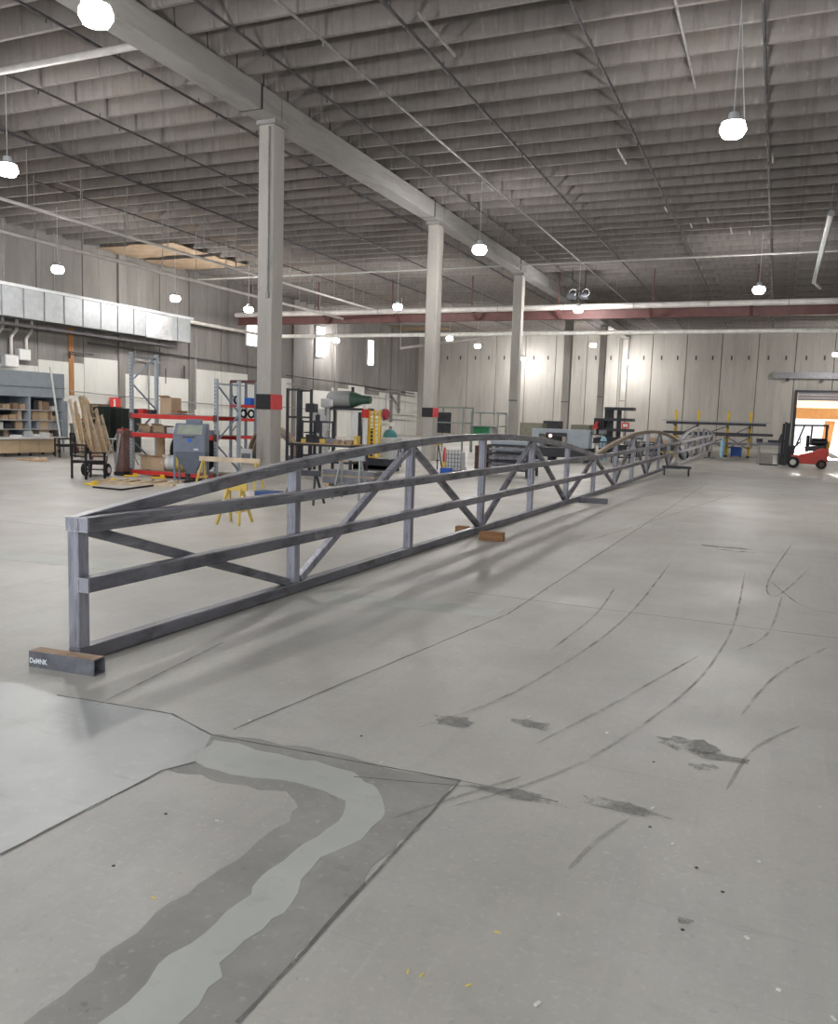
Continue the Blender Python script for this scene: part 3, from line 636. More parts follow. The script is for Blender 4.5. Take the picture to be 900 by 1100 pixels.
# desk
p = at(62, 489); q = at(0, 491)
desk = thing('reception_desk', 'long pale wood desk with a white top before the tool crib', 'desk', (p.x, p.y, 0), math.atan2(p.y-q.y, p.x-q.x))
k = K(p); dh = 20*k; DW = 3.2
m = MB(); 
for i in range(4): m.box(-DW/8-i*DW/4, .03, .12, DW/4-.012, .05, dh-.2)
m.build('front_panel', tan, desk, .005); box_part('side_panel', tan, desk, -.03, .4, .12, .05, .75, dh-.2)
box_part('desk_top', white, desk, -DW/2+.1, .35, dh-.08, DW+.4, .95, .06)
for x in (-.1,-1.1,-2.1,-3.0):
    for y in (.08,.65): box_part('foot', dark, desk, x, y, 0, .06, .06, .13, bevel=0)
for i,(x,w_,h_,c_) in enumerate(((-.3,.25,.16,white),(-.75,.3,.1,white),(-1.0,.18,.2,lgrey),(-1.5,.35,.08,white),(-.1,.12,.13,card))):
    pp = desk.matrix_basis @ Vector((x,.3,0)) if False else Vector((p.x+math.cos(desk.rotation_euler.z)*x-math.sin(desk.rotation_euler.z)*.3, p.y+math.sin(desk.rotation_euler.z)*x+math.cos(desk.rotation_euler.z)*.3, dh-.02))
    o = B(0,0,0,w_,.24,h_).build('paper_carton', c_, None, .006); tag(o, ('white carton at the right part of the white desk top','low white carton in the middle of the white desk top','light grey carton standing on the white desk top','flat white carton farthest left on the white desk top','small brown carton at the right end of the desk top')[i], 'box', None, pp)
p = at(8, 486); k = K(p); t = thing('tan_cabinet', 'tall tan wooden cabinet at the left edge behind the desk', 'cabinet', (p.x+.3, p.y+.75, 0)); hh = 46*k
box_part('body', tan, t, 0,.3,0,1.1,.6,hh); B(.1,-.008,.05,.9,.015,hh-.1).build('door', tan, t); MB().tube((.42,-.02,hh*.85),(.42,-.05,hh*.85),.025).build('knob', dark, t)
# stick leaning by the crib
a = at(67, 488); b = AX(54, 394, a.x-.4); o = MB().tube((0,0,0.02), (b.x-a.x, b.y-a.y, b.z), .04, 8).build('leaning_white_pole', white); tag(o, 'long white pole leaning against the corner of the tool crib', 'pole', None, (a.x, a.y, 0))
# armchairs
def armchair(lab, p, rz):
    t = thing('black_armchair', lab, 'chair', (p.x, p.y, 0), rz, None)
    for x in (-.29,.29):
        for y in (-.26,.26): MB().bar((x,y,0),(x,y,.64 if y<0 else .86),.045,.045,up=(0,1,0)).build('leg', black, t, .005)
        MB().bar((x,-.29,.65),(x,.28,.65),.055,.03).build('armrest', black, t, .005)
        MB().bar((x,-.26,.4),(x,.26,.4),.04,.05).build('side_rail', black, t)
    MB().box(0,0,.41,.56,.54,.05).build('seat', black, t, .015)
    MB().bar((-.29,.26,.84),(.29,.26,.84),.04,.05).build('top_rail', black, t, .005)
    m = MB(); m.bar((-.29,.26,.56),(.29,.26,.56),.03,.04); m.build('lower_back_rail', black, t)
    for j in range(9): MB().bar((-.24+.06*j,.262,.57),(-.24+.06*j,.262,.83),.012,.008,up=(0,1,0)).build('back_cane', black, t)
    for j in range(3): MB().bar((-.28,.264,.63+.065*j),(.28,.264,.63+.065*j),.01,.008).build('back_cross_cane', black, t)
    return t
p = at(95, 514); armchair('black wooden armchair with an open weave back standing alone at the left', p, 2.95)
p = at(70, 491); armchair('black armchair facing away beside the desk end, farther back', p, -.5)
# hand truck
p = at(94, 512); t = thing('hand_truck', 'red hand truck with two black wheels behind the front armchair', 'hand truck', (p.x, p.y+.3, 0), .3)
for x in (-.3,.3): w_ = MB().lathe([(.05,-.04),(.14,-.05),(.17,-.03),(.17,.03),(.14,.05),(.05,.04)],18,(x,0,.17),'X').build('wheel', rubber, t); MB().lathe([(.02,-.055),(.08,-.055),(.08,.055),(.02,.055)],12,(x,0,.17),'X').build('hub', white, w_)
MB().tube((-.3,0,.17),(.3,0,.17),.02).build('axle', dark, t)
MB().path([(-.2,.1,.1),(-.2,.2,.5),(.2,.2,.5),(.2,.1,.1)],.022).build('frame', dred, t); MB().path([(-.2,.15,.3),(.2,.15,.3)],.018).build('cross_bar', dred, t); B(0,-.05,.03,.4,.3,.012).build('toe_plate', dark, t)
p = at(88, 487); t = thing('red_hand_truck', 'red tubular hand truck standing beside the timber pile', 'hand truck', (p.x, p.y, 0), .2); k=K(p)
MB().path([(-.22,0,.05),(-.22,.15,1.3),(.22,.15,1.3),(.22,0,.05)],.025).build('frame', red, t); MB().path([(-.22,.1,.8),(.22,.1,.8)],.02).build('cross_bar', red, t)
for x in (-.27,.27): MB().lathe([(.04,-.03),(.13,-.03),(.13,.03),(.04,.03)],14,(x,.05,.13),'X').build('wheel', rubber, t)
# timber pile: leaning planks
for i in range(14):
    px = 80+i*2.3; b = at(px+R.uniform(-3,6)+6, 493-.45*i); top = 425+R.uniform(0,28) if i < 9 else 440+R.uniform(0,14)
    px2 = px-4+R.uniform(-6,5) if i < 9 else px+R.uniform(-3,6); a = AY(px2, top, b.y+.8+R.uniform(0,.4)); bb = Vector((b.x, b.y+R.uniform(0,.2), 0))
    o = MB().bar((0,0,0.0),(a.x-bb.x,a.y-bb.y,a.z),.12,.05,up=(0,1,0)).build('leaning_plank', wood if i%2 else wood2, None, .004); tag(o, 'rough brown plank leaning in the timber pile beside the dark cabinets', 'plank', 'planks leaning in the timber pile', (bb.x,bb.y,.04))
for i,(x0_,x1_,y0_,y1_,mt,lab) in enumerate(((68,90,455,484,M_('greenish_board',(.33,.35,.3),.6),'greenish grey board standing before the timber pile'),(92,98,458,484,wood,'narrow brown crate board left of the pale wooden crate'),(99,109,457,486,wood2,'pale wooden crate at the foot of the leaning planks'),(69,80,412,456,M_('dark_brown_card',(.22,.15,.1),.8),''),)):
    if not lab: continue
    p = at((x0_+x1_)/2, y1_); k = K(p); t = thing('wooden_crate' if i else 'standing_board', lab, 'crate' if i else 'board', (p.x,p.y,0), -.2); w_=(x1_-x0_)*k; h_=(y1_-y0_)*k
    box_part('panel', mt, t, 0,.15,0,w_,.3 if i else .06,h_); B(0,-.02 if i else .1,h_-.08,w_,.04,.07).build('batten', mt, t)
# bins rack behind timber
p = at(80, 482); k = K(p); p.y += 1.6
t = thing('pigeonhole_rack', 'small brown rack with box openings behind the leaning planks', 'rack', (p.x-.75,p.y,0)); 
box_part('body', M_('brown_rack',(.2,.14,.1),.8), t, 0,.4,0,1.1,.6,1.95)
for i,(x,z,mt) in enumerate(((-.3,1.1,card),(.25,1.0,wood),(-.2,1.65,wood2),(.3,1.55,card),(-.35,.5,card))): B(x,.08,z,.35,.08,.35).build('box_front', mt, t); B(x,.03,z+.08,.2,.02,.18).build('opening', black, t)
B(-.2,.06,1.9,.2,.1,.22).build('yellow_tag', yellow, t)
# dark green cabinets
for i,(x0_,x1_,yt,yb,lab) in enumerate(((102,121,437,485,'tall dark green cabinet under the red sign, left one'),(122,141,439,486,'tall dark green cabinet right of its twin'))):
    p = at((x0_+x1_)/2, yb); k = K(p); t = thing('dark_cabinet', lab, 'cabinet', (p.x,p.y,0), .0); w_=(x1_-x0_)*k; h_=(yb-yt)*k
    box_part('body', dgreen, t, 0,.35,0,w_,.7,h_); 
    for s_ in (-1,1): B(s_*w_*.245,-.01,.08,w_*.47,.02,h_-.14).build('door', dgreen, t, .006)
    B(w_*.05,-.03,h_*.5,.02,.03,.15).build('handle', lgrey, t)
# maroon wrapped stack
p = at(128, 511); k=K(p); t = thing('wrapped_panel_crate', 'tall crate wrapped in see-through maroon netting left of the racks', 'crate', (p.x,p.y,0), -.1); w_=13*k; h_=49*k
m = MB(); m.prism([(-w_/2,0,.1),(w_/2,0,.1),(w_/2-.02,0,h_),(-w_/2+.08,0,h_)],(0,.34,0)); m.build('netting_wrap', maroon, t, .02)
MB().bar((-.1,-.03,.15),(.1,-.03,h_-.1),.06,.03,up=(0,1,0)).build('inner_rail', galv, t); B(0,.17,0,w_+.04,.38,.1).build('base', dark, t); B(.03,.17,h_,w_*.6,.3,.03).build('red_cover', red, t)
p = at(121, 500); o = B(0,0,0,.22,.5,38*K(p)).build('cardboard_sheet', card); tag(o, 'tall narrow cardboard piece beside the maroon crate', 'cardboard', None, (p.x,p.y+.6,0))
# tubular chair/cart frame near
p = at(108, 500); t = thing('folding_frame', 'light metal folding frame standing behind the armchair', 'stand', (p.x,p.y+.6,0)); MB().path([(-.45,0,0),(-.2,.3,.95),(.45,.3,.95),(.45,0,0)],.02).build('front_tube', galv, t); MB().path([(-.45,.5,0),(-.2,.1,.8),(.4,.1,.8),(.5,.5,0)],.018).build('rear_tube', galv, t); B(.1,.2,.8,.7,.4,.02).build('tray', lgrey, t)
# pallet rack bays
def upright(parent, x, y, h, d=.95, name='upright_frame'):
    for yy in (0, d):
        u = MB(); u.box(x, y+yy, 0, .085, .075, h)
        if yy == 0:
            z = .1
            while z < h-.05: u.box(x-.018, y-.037, z, .014, .004, .03); u.box(x+.018, y-.037, z, .014, .004, .03); z += .09
        uo = u.build('upright', bgrey2 if name=='upright_frame' else bgrey, parent); uo.data.materials.append(black)
        for f_ in uo.data.polygons[6:]: f_.material_index = 1
        B(x, y+yy, 0, .14, .12, .012).build('foot_plate', bgrey, parent)
    z = .25; s_ = 0
    while z+.7 < h: MB().bar((x, y+(0 if s_ else d), z),(x, y+(d if s_ else 0), z+.7),.035,.03,up=(1,0,0)).build('brace', bgrey, parent); z += .75; s_ ^= 1
    MB().bar((x,y,h-.12),(x,y+d,h-.12),.035,.03,up=(1,0,0)).build('brace', bgrey, parent)
pA = at(142, 511); YR = pA.y; xr = AY(232, 512, YR).x; kk = K(pA)
rk = thing('pallet_rack', 'tall pallet rack with grey uprights and red shelf beams left of the nearest column', 'rack', (pA.x, YR, 0))
WR = xr-pA.x; hL = AY(142, 378, YR).z; hR = AY(232, 407, YR).z
upright(rk, 0, 0, hL); upright(rk, WR, 0, hR)
ZB = [AY(144, y, YR).z for y in (506, 466, 446)]
for z in ZB:
    for yy in (-.05, 1.0): box_part('shelf_beam', red, rk, WR/2, yy, z-.07, WR-.09, .05, .11)
    B(WR/2, .48, z+.03, WR-.1, .95, .015).build('shelf_deck', M_('deck_board',(.28,.23,.18),.8), rk)
for x in (.0, WR):
    for z in ZB: B(x,-.05,z-.1,.1,.02,.17).build('beam_bracket', dred, rk)
# second rack, farther right behind
p2 = at(256, 494); rk2 = thing('pallet_rack', 'dark framed rack with a blue bin just left of the nearest column', 'rack', (p2.x, p2.y, 0)); k = K(p2)
upright(rk2, -.35, 0, 2.9, name='d'); upright(rk2, .75, 0, 2.9, name='d')
for z in (.8,1.45,1.95,2.85): box_part('shelf_beam', red if z<2.8 else dred, rk2, .2, -.04, z, 1.1, .05, .1); B(.2,.45,z+.09,1.1,.95,.015).build('shelf_deck', dark, rk2)
o = B(0,0,0,.28,.3,.26).build('blue_bin', blue, None, .01); tag(o, 'blue bin on the upper shelf of the dark rack', 'bin', None, (p2.x+.35, p2.y+.2, 2.056))
for i,(x,z) in enumerate(((-.3,2.056),(.0,1.556),(.35,1.556))):
    t = thing('wound_hose', ('black hose coil on the upper shelf of the dark rack','dark hose coil lower left in the dark rack','dark hose coil lower right in the dark rack')[i], 'hose', (p2.x+x, p2.y+.3, z+.17)); MB().ring((0,0,0),.13,.04,'Y',18,8).build('coil', rubber, t)
# things on the racks
def rbox(px0, px1, pyt, zi, lab, mat=card, dep=.4, dy=.3, name='cardboard_box', rz=0.):
    y = YR+dy; a = AY(px0, pyt, y); b = AY(px1, pyt, y); z = ZB[zi]+.046; t = thing(name, lab, 'box', ((a.x+b.x)/2, y, z), rz); w_=b.x-a.x; h_=max(.08, a.z-z)
    B(0,dep/2,0,w_,dep,h_).build('carton', mat, t, .006)
    if name == 'cardboard_box': B(0,dep/2,h_,.05,dep,.003).build('tape', M_('packing_tape',(.62,.5,.34),.4), t); MB().add([(-w_/2,0,h_),(w_/2,0,h_),(w_/2,-.1,h_+.05),(-w_/2,-.1,h_+.05),(-w_/2,0,h_+.005),(w_/2,0,h_+.005),(w_/2,-.1,h_+.055),(-w_/2,-.1,h_+.055)],[(0,1,2,3),(4,5,6,7),(2,3,7,6),(0,1,5,4),(1,2,6,5),(0,3,7,4)]).build('flap', mat, t)
rbox(172,184,427,2,'tall open cardboard box on the top red shelf'); rbox(184,191,441,2,'small brown box beside the tall open one on the top shelf', M_('brown_box',(.35,.17,.09),.8), name='small_box')
rbox(148,154,439,2,'red fluid bottle carton at the left of the top red shelf', red, .15, name='red_carton'); rbox(158,163,440,2,'dark box behind the second upright on the top shelf', dark, .2, name='dark_box')
rbox(149,161,457,1,'flat cardboard box on the middle red shelf, left end'); rbox(164,176,457,1,'brown cardboard box on the middle red shelf, second from left', dy=.4)
rbox(179,188,459,1,'pale box on the middle red shelf behind the blast cabinet', white, .2, name='white_box'); rbox(218,228,462,1,'purple grey bundle at the right of the middle shelf', M_('mauve',(.3,.28,.4),.7), .3, name='mauve_box')
rbox(151,162,490,0,'square cardboard box on the bottom red shelf, left end'); rbox(163,175,491,0,'crumpled cardboard box next to the square one on the bottom shelf', dy=.1, rz=.25); rbox(168,176,470,0,'upright brown cardboard sheet at the back of the bottom shelf', wood, .05, .8, name='brown_sheet')
rbox(205,214,489,0,'white carton on the bottom shelf behind the blast cabinet', white, .3, name='white_box')
def spool(px, pyc, r, mat, lab, y):
    a = AY(px, pyc, y); t = thing('film_roll', lab, 'roll', tuple(a)); MB().lathe([(.05,-.14),(r,-.14),(r,.14),(.05,.14)],22,(0,0,0),'X').build('roll', mat, t); MB().lathe([(.05,-.16),(.09,-.16),(.09,.16),(.05,.16)],14,(0,0,0),'X').build('core', card, t)
zc_ = ZB[0]+.046
for i,(px,mt,lab) in enumerate(((179,white,'white film roll, left one on the bottom red shelf'),(186,mesh_m,'clear film roll in the middle of the bottom red shelf'),(194,yellow2,'yellow film roll, right one on the bottom red shelf'))):
    a = AY(px, 490, YR+.35); t = thing('film_roll', lab, 'roll', (a.x, a.y, zc_+.21+.05*(i==2)), .5); rr = .205+.05*(i==2); MB().lathe([(.05,-.1),(rr,-.1),(rr,.1),(.05,.1)],22,(0,0,0),'X').build('roll', mt, t); MB().lathe([(.05,-.12),(.09,-.12),(.09,.12),(.05,.12)],14,(0,0,0),'X').build('core', card, t)
# rolled sticks on the top shelf
for i in range(5):
    a = AY(186+2.2*i, 444, YR+.5); o = MB().tube((0,0,0),(.35,0,-0.0),.02,6).build('steel_rod', galv); tag(o, 'short steel rod lying on the top red shelf', 'rod', 'rods on the top red shelf', (a.x, YR+.3+.08*i, ZB[2]+.07))
# dark wall shelf behind racks with wheel
p = at(231, 508); t = thing('large_tyre_wheel', 'large black tyre with a white rim behind the right rack upright', 'wheel', (p.x+.15, YR+1.4, .62), .5)
MB().lathe([(.33,-.14),(.56,-.15),(.62,-.1),(.62,.1),(.56,.15),(.33,.14)],30,(0,0,0),'Y').build('tyre', rubber, t); MB().lathe([(.05,-.08),(.3,-.08),(.34,-.13),(.34,.13),(.05,.08)],24,(0,0,0),'Y').build('rim', M_('white_rim',(.6,.62,.58),.5), t)
p = at(215, 508); t = thing('large_tyre_wheel', 'large black tyre standing behind the blast cabinet', 'wheel', (p.x, YR+1.75, .62), .1)
MB().lathe([(.33,-.14),(.56,-.15),(.62,-.1),(.62,.1),(.56,.15),(.33,.14)],30,(0,0,0),'Y').build('tyre', rubber, t); MB().lathe([(.05,-.08),(.3,-.08),(.34,-.1),(.34,.1),(.05,.08)],24,(0,0,0),'Y').build('rim', dark, t)
# blast cabinet
p = at(203, 521); k = K(p); W_=34*k; bcab = thing('blast_cabinet', 'grey-blue sandblasting cabinet with a sloped window and hopper before the red rack', 'blast cabinet', (p.x,p.y,0), .5)
W_=.82; D_=.72; z1=.86; z2_=1.28; z3_=1.62
for x in (-W_/2+.03, W_/2-.03):
    for y in (.03, D_-.03): bcab.scale = (.9,.9,.9); box_part('leg', cabgrey, bcab, x, y, 0, .05, .05, z1, bevel=0)
m = MB(); m.prism([(-W_/2,0,z1),(-W_/2,0,z2_),(-W_/2,.3,z3_),(-W_/2,D_,z3_),(-W_/2,D_,z1)],(W_,0,0)); m.build('cabinet_body', cabgrey, bcab, .012)
m = MB(); h1 = .28; vs=[(-W_/2,0,z1),(W_/2,0,z1),(W_/2,D_,z1),(-W_/2,D_,z1),(-.1,D_/2-.1,h1),(.1,D_/2-.1,h1),(.1,D_/2+.1,h1),(-.1,D_/2+.1,h1)]; m.add(vs,[(0,1,2,3),(4,5,6,7),(0,1,5,4),(1,2,6,5),(2,3,7,6),(3,0,4,7)]); m.build('hopper', cabgrey, bcab)
n_=Vector((0,-(z3_-z2_),.3)).normalized()*.012
m = MB(); q0=Vector((-W_/2+.09,.045,z2_+.05)); q1=Vector((W_/2-.09,.045,z2_+.05)); q2=Vector((W_/2-.09,.26,z3_-.045)); q3=Vector((-W_/2+.09,.26,z3_-.045)); m.prism([q0,q1,q2,q3],n_); m.build('window', M_('cabinet_window',(.33,.36,.31),.25), bcab)
B(.02,-.012,z1+.28,.09,.015,.09).build('blue_emblem', blue, bcab); B(0,-.02,z2_-.02,.34,.03,.025).build('handle', dark, bcab); box_part('light_box', cabgrey, bcab, .05,.5,z3_,.4,.22,.12)
B(.18,-.01,z1+.06,.12,.02,.05).build('label_plate', lgrey, bcab); MB().tube((-.1,D_/2,.3),(-.1,D_/2,.1),.07).build('dust_outlet', dark, bcab); B(0,-.25,0,.5,.3,.05).build('foot_pedal', white, bcab)
# yellow sawhorses
def sawhorse(lab, p, rz, w=1.3, h=.75, mt=yellow2, top=wood2, beam=.11):
    t = thing('sawhorse', lab, 'sawhorse', (p.x,p.y,0), rz)
    for x in (-w/2+.1, w/2-.1):
        for y in (-1,1): MB().bar((x+(.08 if x>0 else -.08),y*.26,0),(x,y*.03,h-.03),.05,.03,up=(1,0,0)).build('leg', mt, t)
        MB().bar((x,-.17,h*.35),(x,.17,h*.35),.03,.05).build('leg_brace', mt, t)
    MB().bar((-w/2,0,h),(w/2,0,h),.06,beam).build('top_beam', top, t); return t
def sh_px(x0_, x1_, yt, yb, lab, rz=0., **k_):
    p = at((x0_+x1_)/2, yb); k = K(p); return sawhorse(lab, p, rz, (x1_-x0_)*k, (yb-yt)*k, **k_)
sh_px(211,282,494,524,'yellow legged sawhorse with a long grey beam behind the arch', .15)
sh_px(238,266,523,562,'small yellow sawhorse close behind the truss', .2, mt=yellow2, top=yellow2)
p = at(270, 535); o = B(0,0,0,.5,.35,.12).build('blue_crate', M_('navy_crate',(.03,.07,.2),.6)); tag(o, 'low dark blue crate behind the small yellow sawhorse', 'crate', None, (p.x+.1,p.y+.5,0))
sh_px(308,345,508,541,'dark sawhorse frame right of the nearest column, behind the arch', .1, mt=dark, top=dark)
sh_px(360,392,492,536,'grey steel stand behind the arch near the stacked bars', .1, mt=galv, top=galv)
# pallet and yellow pieces
p = at(160, 521); pal = thing('wooden_pallet', 'low broken wooden pallet on the floor before the racks', 'pallet', (p.x-.3,p.y,0), .35)
for i in range(3): B(0,-.35+.35*i,0,1.9,.1,.07).build('stringer', wood2, pal)
for i in range(6): B(-.8+.32*i,0,.07,.12,.85,.02).build('deck_board', wood2 if i%2 else wood, pal, rz=0) if False else B(-.8+.32*i,0,.07,.12,.85,.02).build('deck_board', wood2 if i%2 else wood, pal)
for i,(px,py,lab) in enumerate(((98,521,'yellow clamp on the floor left of the pallet'),(117,518,'yellow clamp on the left end of the pallet'),(141,512,'yellow clamp beside the rack foot'),(170,514,'yellow clamp before the rack centre'))):
    p = at(px,py); t = thing('yellow_clamp', lab, 'clamp', (p.x,p.y,0), .3*i); B(0,0,0,.36,.08,.045).build('bar', yellow, t, .01); B(.1,0,.045,.1,.11,.05).build('jaw', yellow, t, .01)
p = at(30+5, 495); t = thing('scrap_board', 'flat brown board on the floor before the desk', 'board', (p.x,p.y,0), .1); B(0,0,0,.9,.4,.06).build('board', wood, t); B(.3,0,.06,.25,.3,.06).build('offcut', wood2, t)
# long hose / cable on floor between pallet and truss
curve_p = [at(100,524), at(130,527), at(190,519), at(235,515)]
o = MB().path([(v.x-curve_p[0].x, v.y-curve_p[0].y, .02) for v in curve_p], .02, 6).build('floor_cable', rubber); tag(o, 'dark cable lying on the floor between pallet and truss', 'cable', None, (curve_p[0].x, curve_p[0].y, .0))
# big rusty curved plate coil behind the nearest column
p = at(288, 499); t = thing('rusty_curved_plates', 'bundle of rusty curved steel plates standing behind the nearest column', 'steel plates', (p.x, p.y+.6, 0)); k = K(p)
for i,(rr,mt) in enumerate(((.95,steel_r),(.84,steel_r),(.73,steel_d),(.62,steel_r))):
    MB().ring((0,-.3+.12*i,.35),rr,.03,'Y',26,4,0,PI,ry=.2).build('curved_plate', mt, t)
B(-.9,-.4,0,.35,.5,.35).build('cradle_block', steel_d, t); B(.9,-.4,0,.35,.5,.35).build('cradle_block', steel_d, t); B(-.9,-.62,.16,.5,.03,.35).build('paper_tag', lgrey, t)
# ------------------------------------------------------------------ things right of the nearest column, far left wall
def proj_frame(px0, px1, pyt, pyb, lab, mat, name='metal_rack', cat='rack', levels=3, dep=.8, deck=None, back=0.):
    p = at((px0+px1)/2, pyb); k = K(p); w_=(px1-px0)*k; h_=(pyb-pyt)*k; t = thing(name, lab, cat, (p.x,p.y+back,0))
    for x in (-w_/2, w_/2):
        for y in (0, dep): MB().bar((x,y,0),(x,y,h_),.07).build('post', mat, t)
    for i in range(levels):
        z = h_*(i+1)/levels-.04; m = MB()
        for y in (0, dep): m.bar((-w_/2,y,z),(w_/2,y,z),.06)
        for x in (-w_/2, w_/2): m.bar((x,0,z),(x,dep,z),.05)
        m.build('shelf_frame', mat, t)
        if deck: B(0,dep/2,z+.03,w_,dep,.02).build('shelf', deck, t)
    return t, w_, h_, p
proj_frame(307,320,418,505,'tall dark metal frame touching the right side of the nearest column', dark, levels=3)
proj_frame(322,345,452,506,'low dark machine frame behind the workbench', dark, levels=3)
# drill presses and machines along the wall
def drill(px, pyb, h, lab, mat):
    p = at(px, pyb); t = thing('drill_press', lab, 'drill press', (p.x,p.y,0), .3); B(0,0,0,.5,.6,.08).build('base', mat, t); MB().tube((0,.15,.08),(0,.15,h),.06).build('column', lgrey, t); B(0,.0,h*.5,.45,.45,.05).build('table', mat, t)
    B(0,-.02,h-.35,.32,.7,.32).build('head', mat, t, .04); MB().tube((0,-.2,h-.35),(0,-.2,h-.65),.04).build('chuck', galv, t); MB().path([(.2,-.2,h-.3),(.35,-.35,h-.45)],.015).build('lever', black, t)
drill(334,498,2.2,'dark drill press right of the nearest column', dark); drill(350,497,2.4,'grey drill press beside the electrical cabinet', lgrey)
p = at(341, 488); k = K(p); t = thing('electrical_cabinet', 'tall grey electrical cabinet with a dark panel right of the nearest column', 'cabinet', (p.x,p.y,0)); w_=13*k; h_=47*k; B(0,0,0,w_,.5,h_).build('body', lgrey, t, .02); B(w_*.25,-.27,h_*.5,w_*.4,.03,h_*.4).build('dark_panel', dark, t); B(-w_*.25,-.27,h_*.2,w_*.36,.03,h_*.7).build('door', white, t)
# workbench with brown top
t, w_, h_, p = proj_frame(308,380,477,512,'long steel workbench with a cluttered brown top behind the arch', dark, 'steel_workbench', 'workbench', 2, 1.0, wood)
for i in range(9):
    x = -w_/2+.2+i*w_/9; o = B(0,0,0,R.uniform(.1,.3),.2,R.uniform(.06,.3)).build('bench_part', R.choice([steel_r, yellow2, dark, white, steel]), None, .01); tag(o, 'small metal part lying on the long brown bench top', 'metal part', 'parts on the brown bench', (p.x+x,p.y+.4,h_+.012))
# tank on a stand
p = at(375, 484); k = K(p); t = thing('compressor_tank', 'large horizontal tank with a pale left half and green right end on a stand', 'tank', (p.x,p.y,0)); zt_ = AY(372,429,p.y).z; r_=9*k
MB().lathe([(.3,-26*k),(r_*.8,-25*k),(r_,-22*k),(r_,3*k)],28,(0,0,zt_),'X').build('white_shell', galv, t); MB().lathe([(r_*.98,3*k),(r_*.55,14*k),(r_*.5,21*k),(.2,24*k)],28,(0,0,zt_),'X').build('green_end', M_('dark_green_tank',(.06,.13,.09),.5), t)
B(0,0,zt_-r_-.12,50*k,r_*1.7,.12).build('platform', dark, t)
for x in (-22*k, 20*k):
    for y in (-r_*.7, r_*.7): MB().bar((x,y,0),(x,y,zt_-r_-.1),.1).build('stand_leg', dark, t)
MB().tube((3*k,0,zt_),(3*k,-.02,zt_+r_+.2),.08).build('valve', dark, t)
# propped dark boards
for i,(px,y0_,y1_) in enumerate(((358,443,480),(372,460,482))):
    p = at(px, 494); p.y += 2; a = AY(px, y0_, p.y); o = MB().bar((0.1,0,0),(-.15+.1*i,.3,a.z),.35,.06,up=(0,1,0)).build('propped_bar', dark); tag(o, ('long dark bar propped under the tank platform','short dark slab propped beside the white tubes')[i], 'steel bar', None, (p.x,p.y,.02))
for i,(px,w_,lab) in enumerate(((379.5,8,'thick white vertical roll left of the red topped post'),(391,5,'slim white vertical roll with a red top beside the yellow cage'))):
    p = at(px, 498); k = K(p); t = thing('upright_white_roll', lab, 'roll', (p.x,p.y,0)); hh=(498-(443 if i==0 else 449))*k; MB().tube((0,0,0),(0,0,hh),w_*k/2,16).build('roll', white, t)
    if i: MB().tube((0,0,hh),(0,0,hh+9*k),w_*k*.75,16).build('red_top', red, t); MB().tube((0,0,hh+9*k),(0,0,hh+13*k),w_*k*.5,16).build('white_cap', white, t)
p = at(401, 498); k = K(p); t = thing('yellow_safety_cage', 'yellow mesh safety gate standing by the left wall', 'safety gate', (p.x,p.y,0)); w_=12*k; h_=57*k
for x in (-w_/2, 0, w_/2): MB().bar((x,0,0),(x,0,h_),.07).build('upright', yellow, t)
m = MB(); [m.bar((-w_/2,0,.1+h_*i/14),(w_/2,0,.1+h_*i/14),.035) for i in range(14)]; m.build('mesh_bars', yellow, t)
# fire hose, teal cap machine
a = AX(414, 445, XL+.3); t = thing('wall_hose_reel', 'dark red hose reel on the left wall near the corner', 'hose reel', (XL+.35,a.y,a.z)); MB().lathe([(.1,-.15),(.5,-.15),(.5,.15),(.1,.15)],20,(0,0,0),'X').build('reel', M_('hose_red',(.3,.02,.04),.5), t); B(-.2,0,-.6,.1,.15,1.1).build('bracket', dark, t)
p = at(415, 498); k = K(p); t = thing('teal_capped_machine', 'grey bench machine with a teal domed cover near the wall corner', 'machine', (p.x,p.y,0)); B(0,.3,0,18*k,.8,28*k).build('bench_body', lgrey, t, .02); MB().lathe([(.28,0),(.26,.15),(.16,.27),(.03,.31)],18,(0,.25,28*k)).build('domed_cover', teal, t); B(-.2,.3,40*k,16*k,.3,.15).build('top_tray', white, t); MB().bar((-.5,.4,28*k),(-.5,.4,41*k),.06).build('tray_post', dark, t)
p = at(430, 494); a=AX(430,452,XL+.4); t = thing('wall_crane_bracket', 'grey angled steel bracket on the left wall near the corner', 'bracket', (XL+.1,a.y,2.2)); B(.1,0,0,.2,.2,2.2).build('mast', pipe_g, t); MB().bar((.2,0,.3),(.2,-2.5,2.1),.15).build('brace', pipe_g, t); MB().bar((.2,0,2.1),(.2,-3.2,2.1),.15).build('arm', pipe_g, t)
# stacked steel flats behind truss
p = at(372, 524); k = K(p); t0 = None
for i in range(6):
    o = B(0,0,0,63*k,.45,.05).build('steel_flat_bar', steel_d if i != 3 else steel_r); tag(o, 'long dark flat bar in the low stack behind the arch', 'steel bar', 'flat bars in the low stack', (p.x, p.y+.3, .08+.056*i))
for i,x in enumerate((-25*k,25*k)): o = B(0,0,0,.1,.5,.08).build('stack_bearer', wood); tag(o, ('wooden bearer under the left end of the flat bars','wooden bearer under the right end of the flat bars')[i], 'timber block', None, (p.x+x,p.y+.3,0))
p = at(395, 506); k = K(p); o = MB().hollow(0,0,0,50*k,.4,.05).box(0,0,.05,50*k,.4,.12).build('dark_steel_channel', dark); tag(o, 'dark steel channel lying behind the low stack of bars', 'steel bar', None, (p.x,p.y+.6,0))
# yellow beam behind post
p = at(445, 498); t = sh_px(425,474,476,503,'sawhorse with a dark beam and yellow edge behind the second column line', .05, mt=dark, top=yellow2)
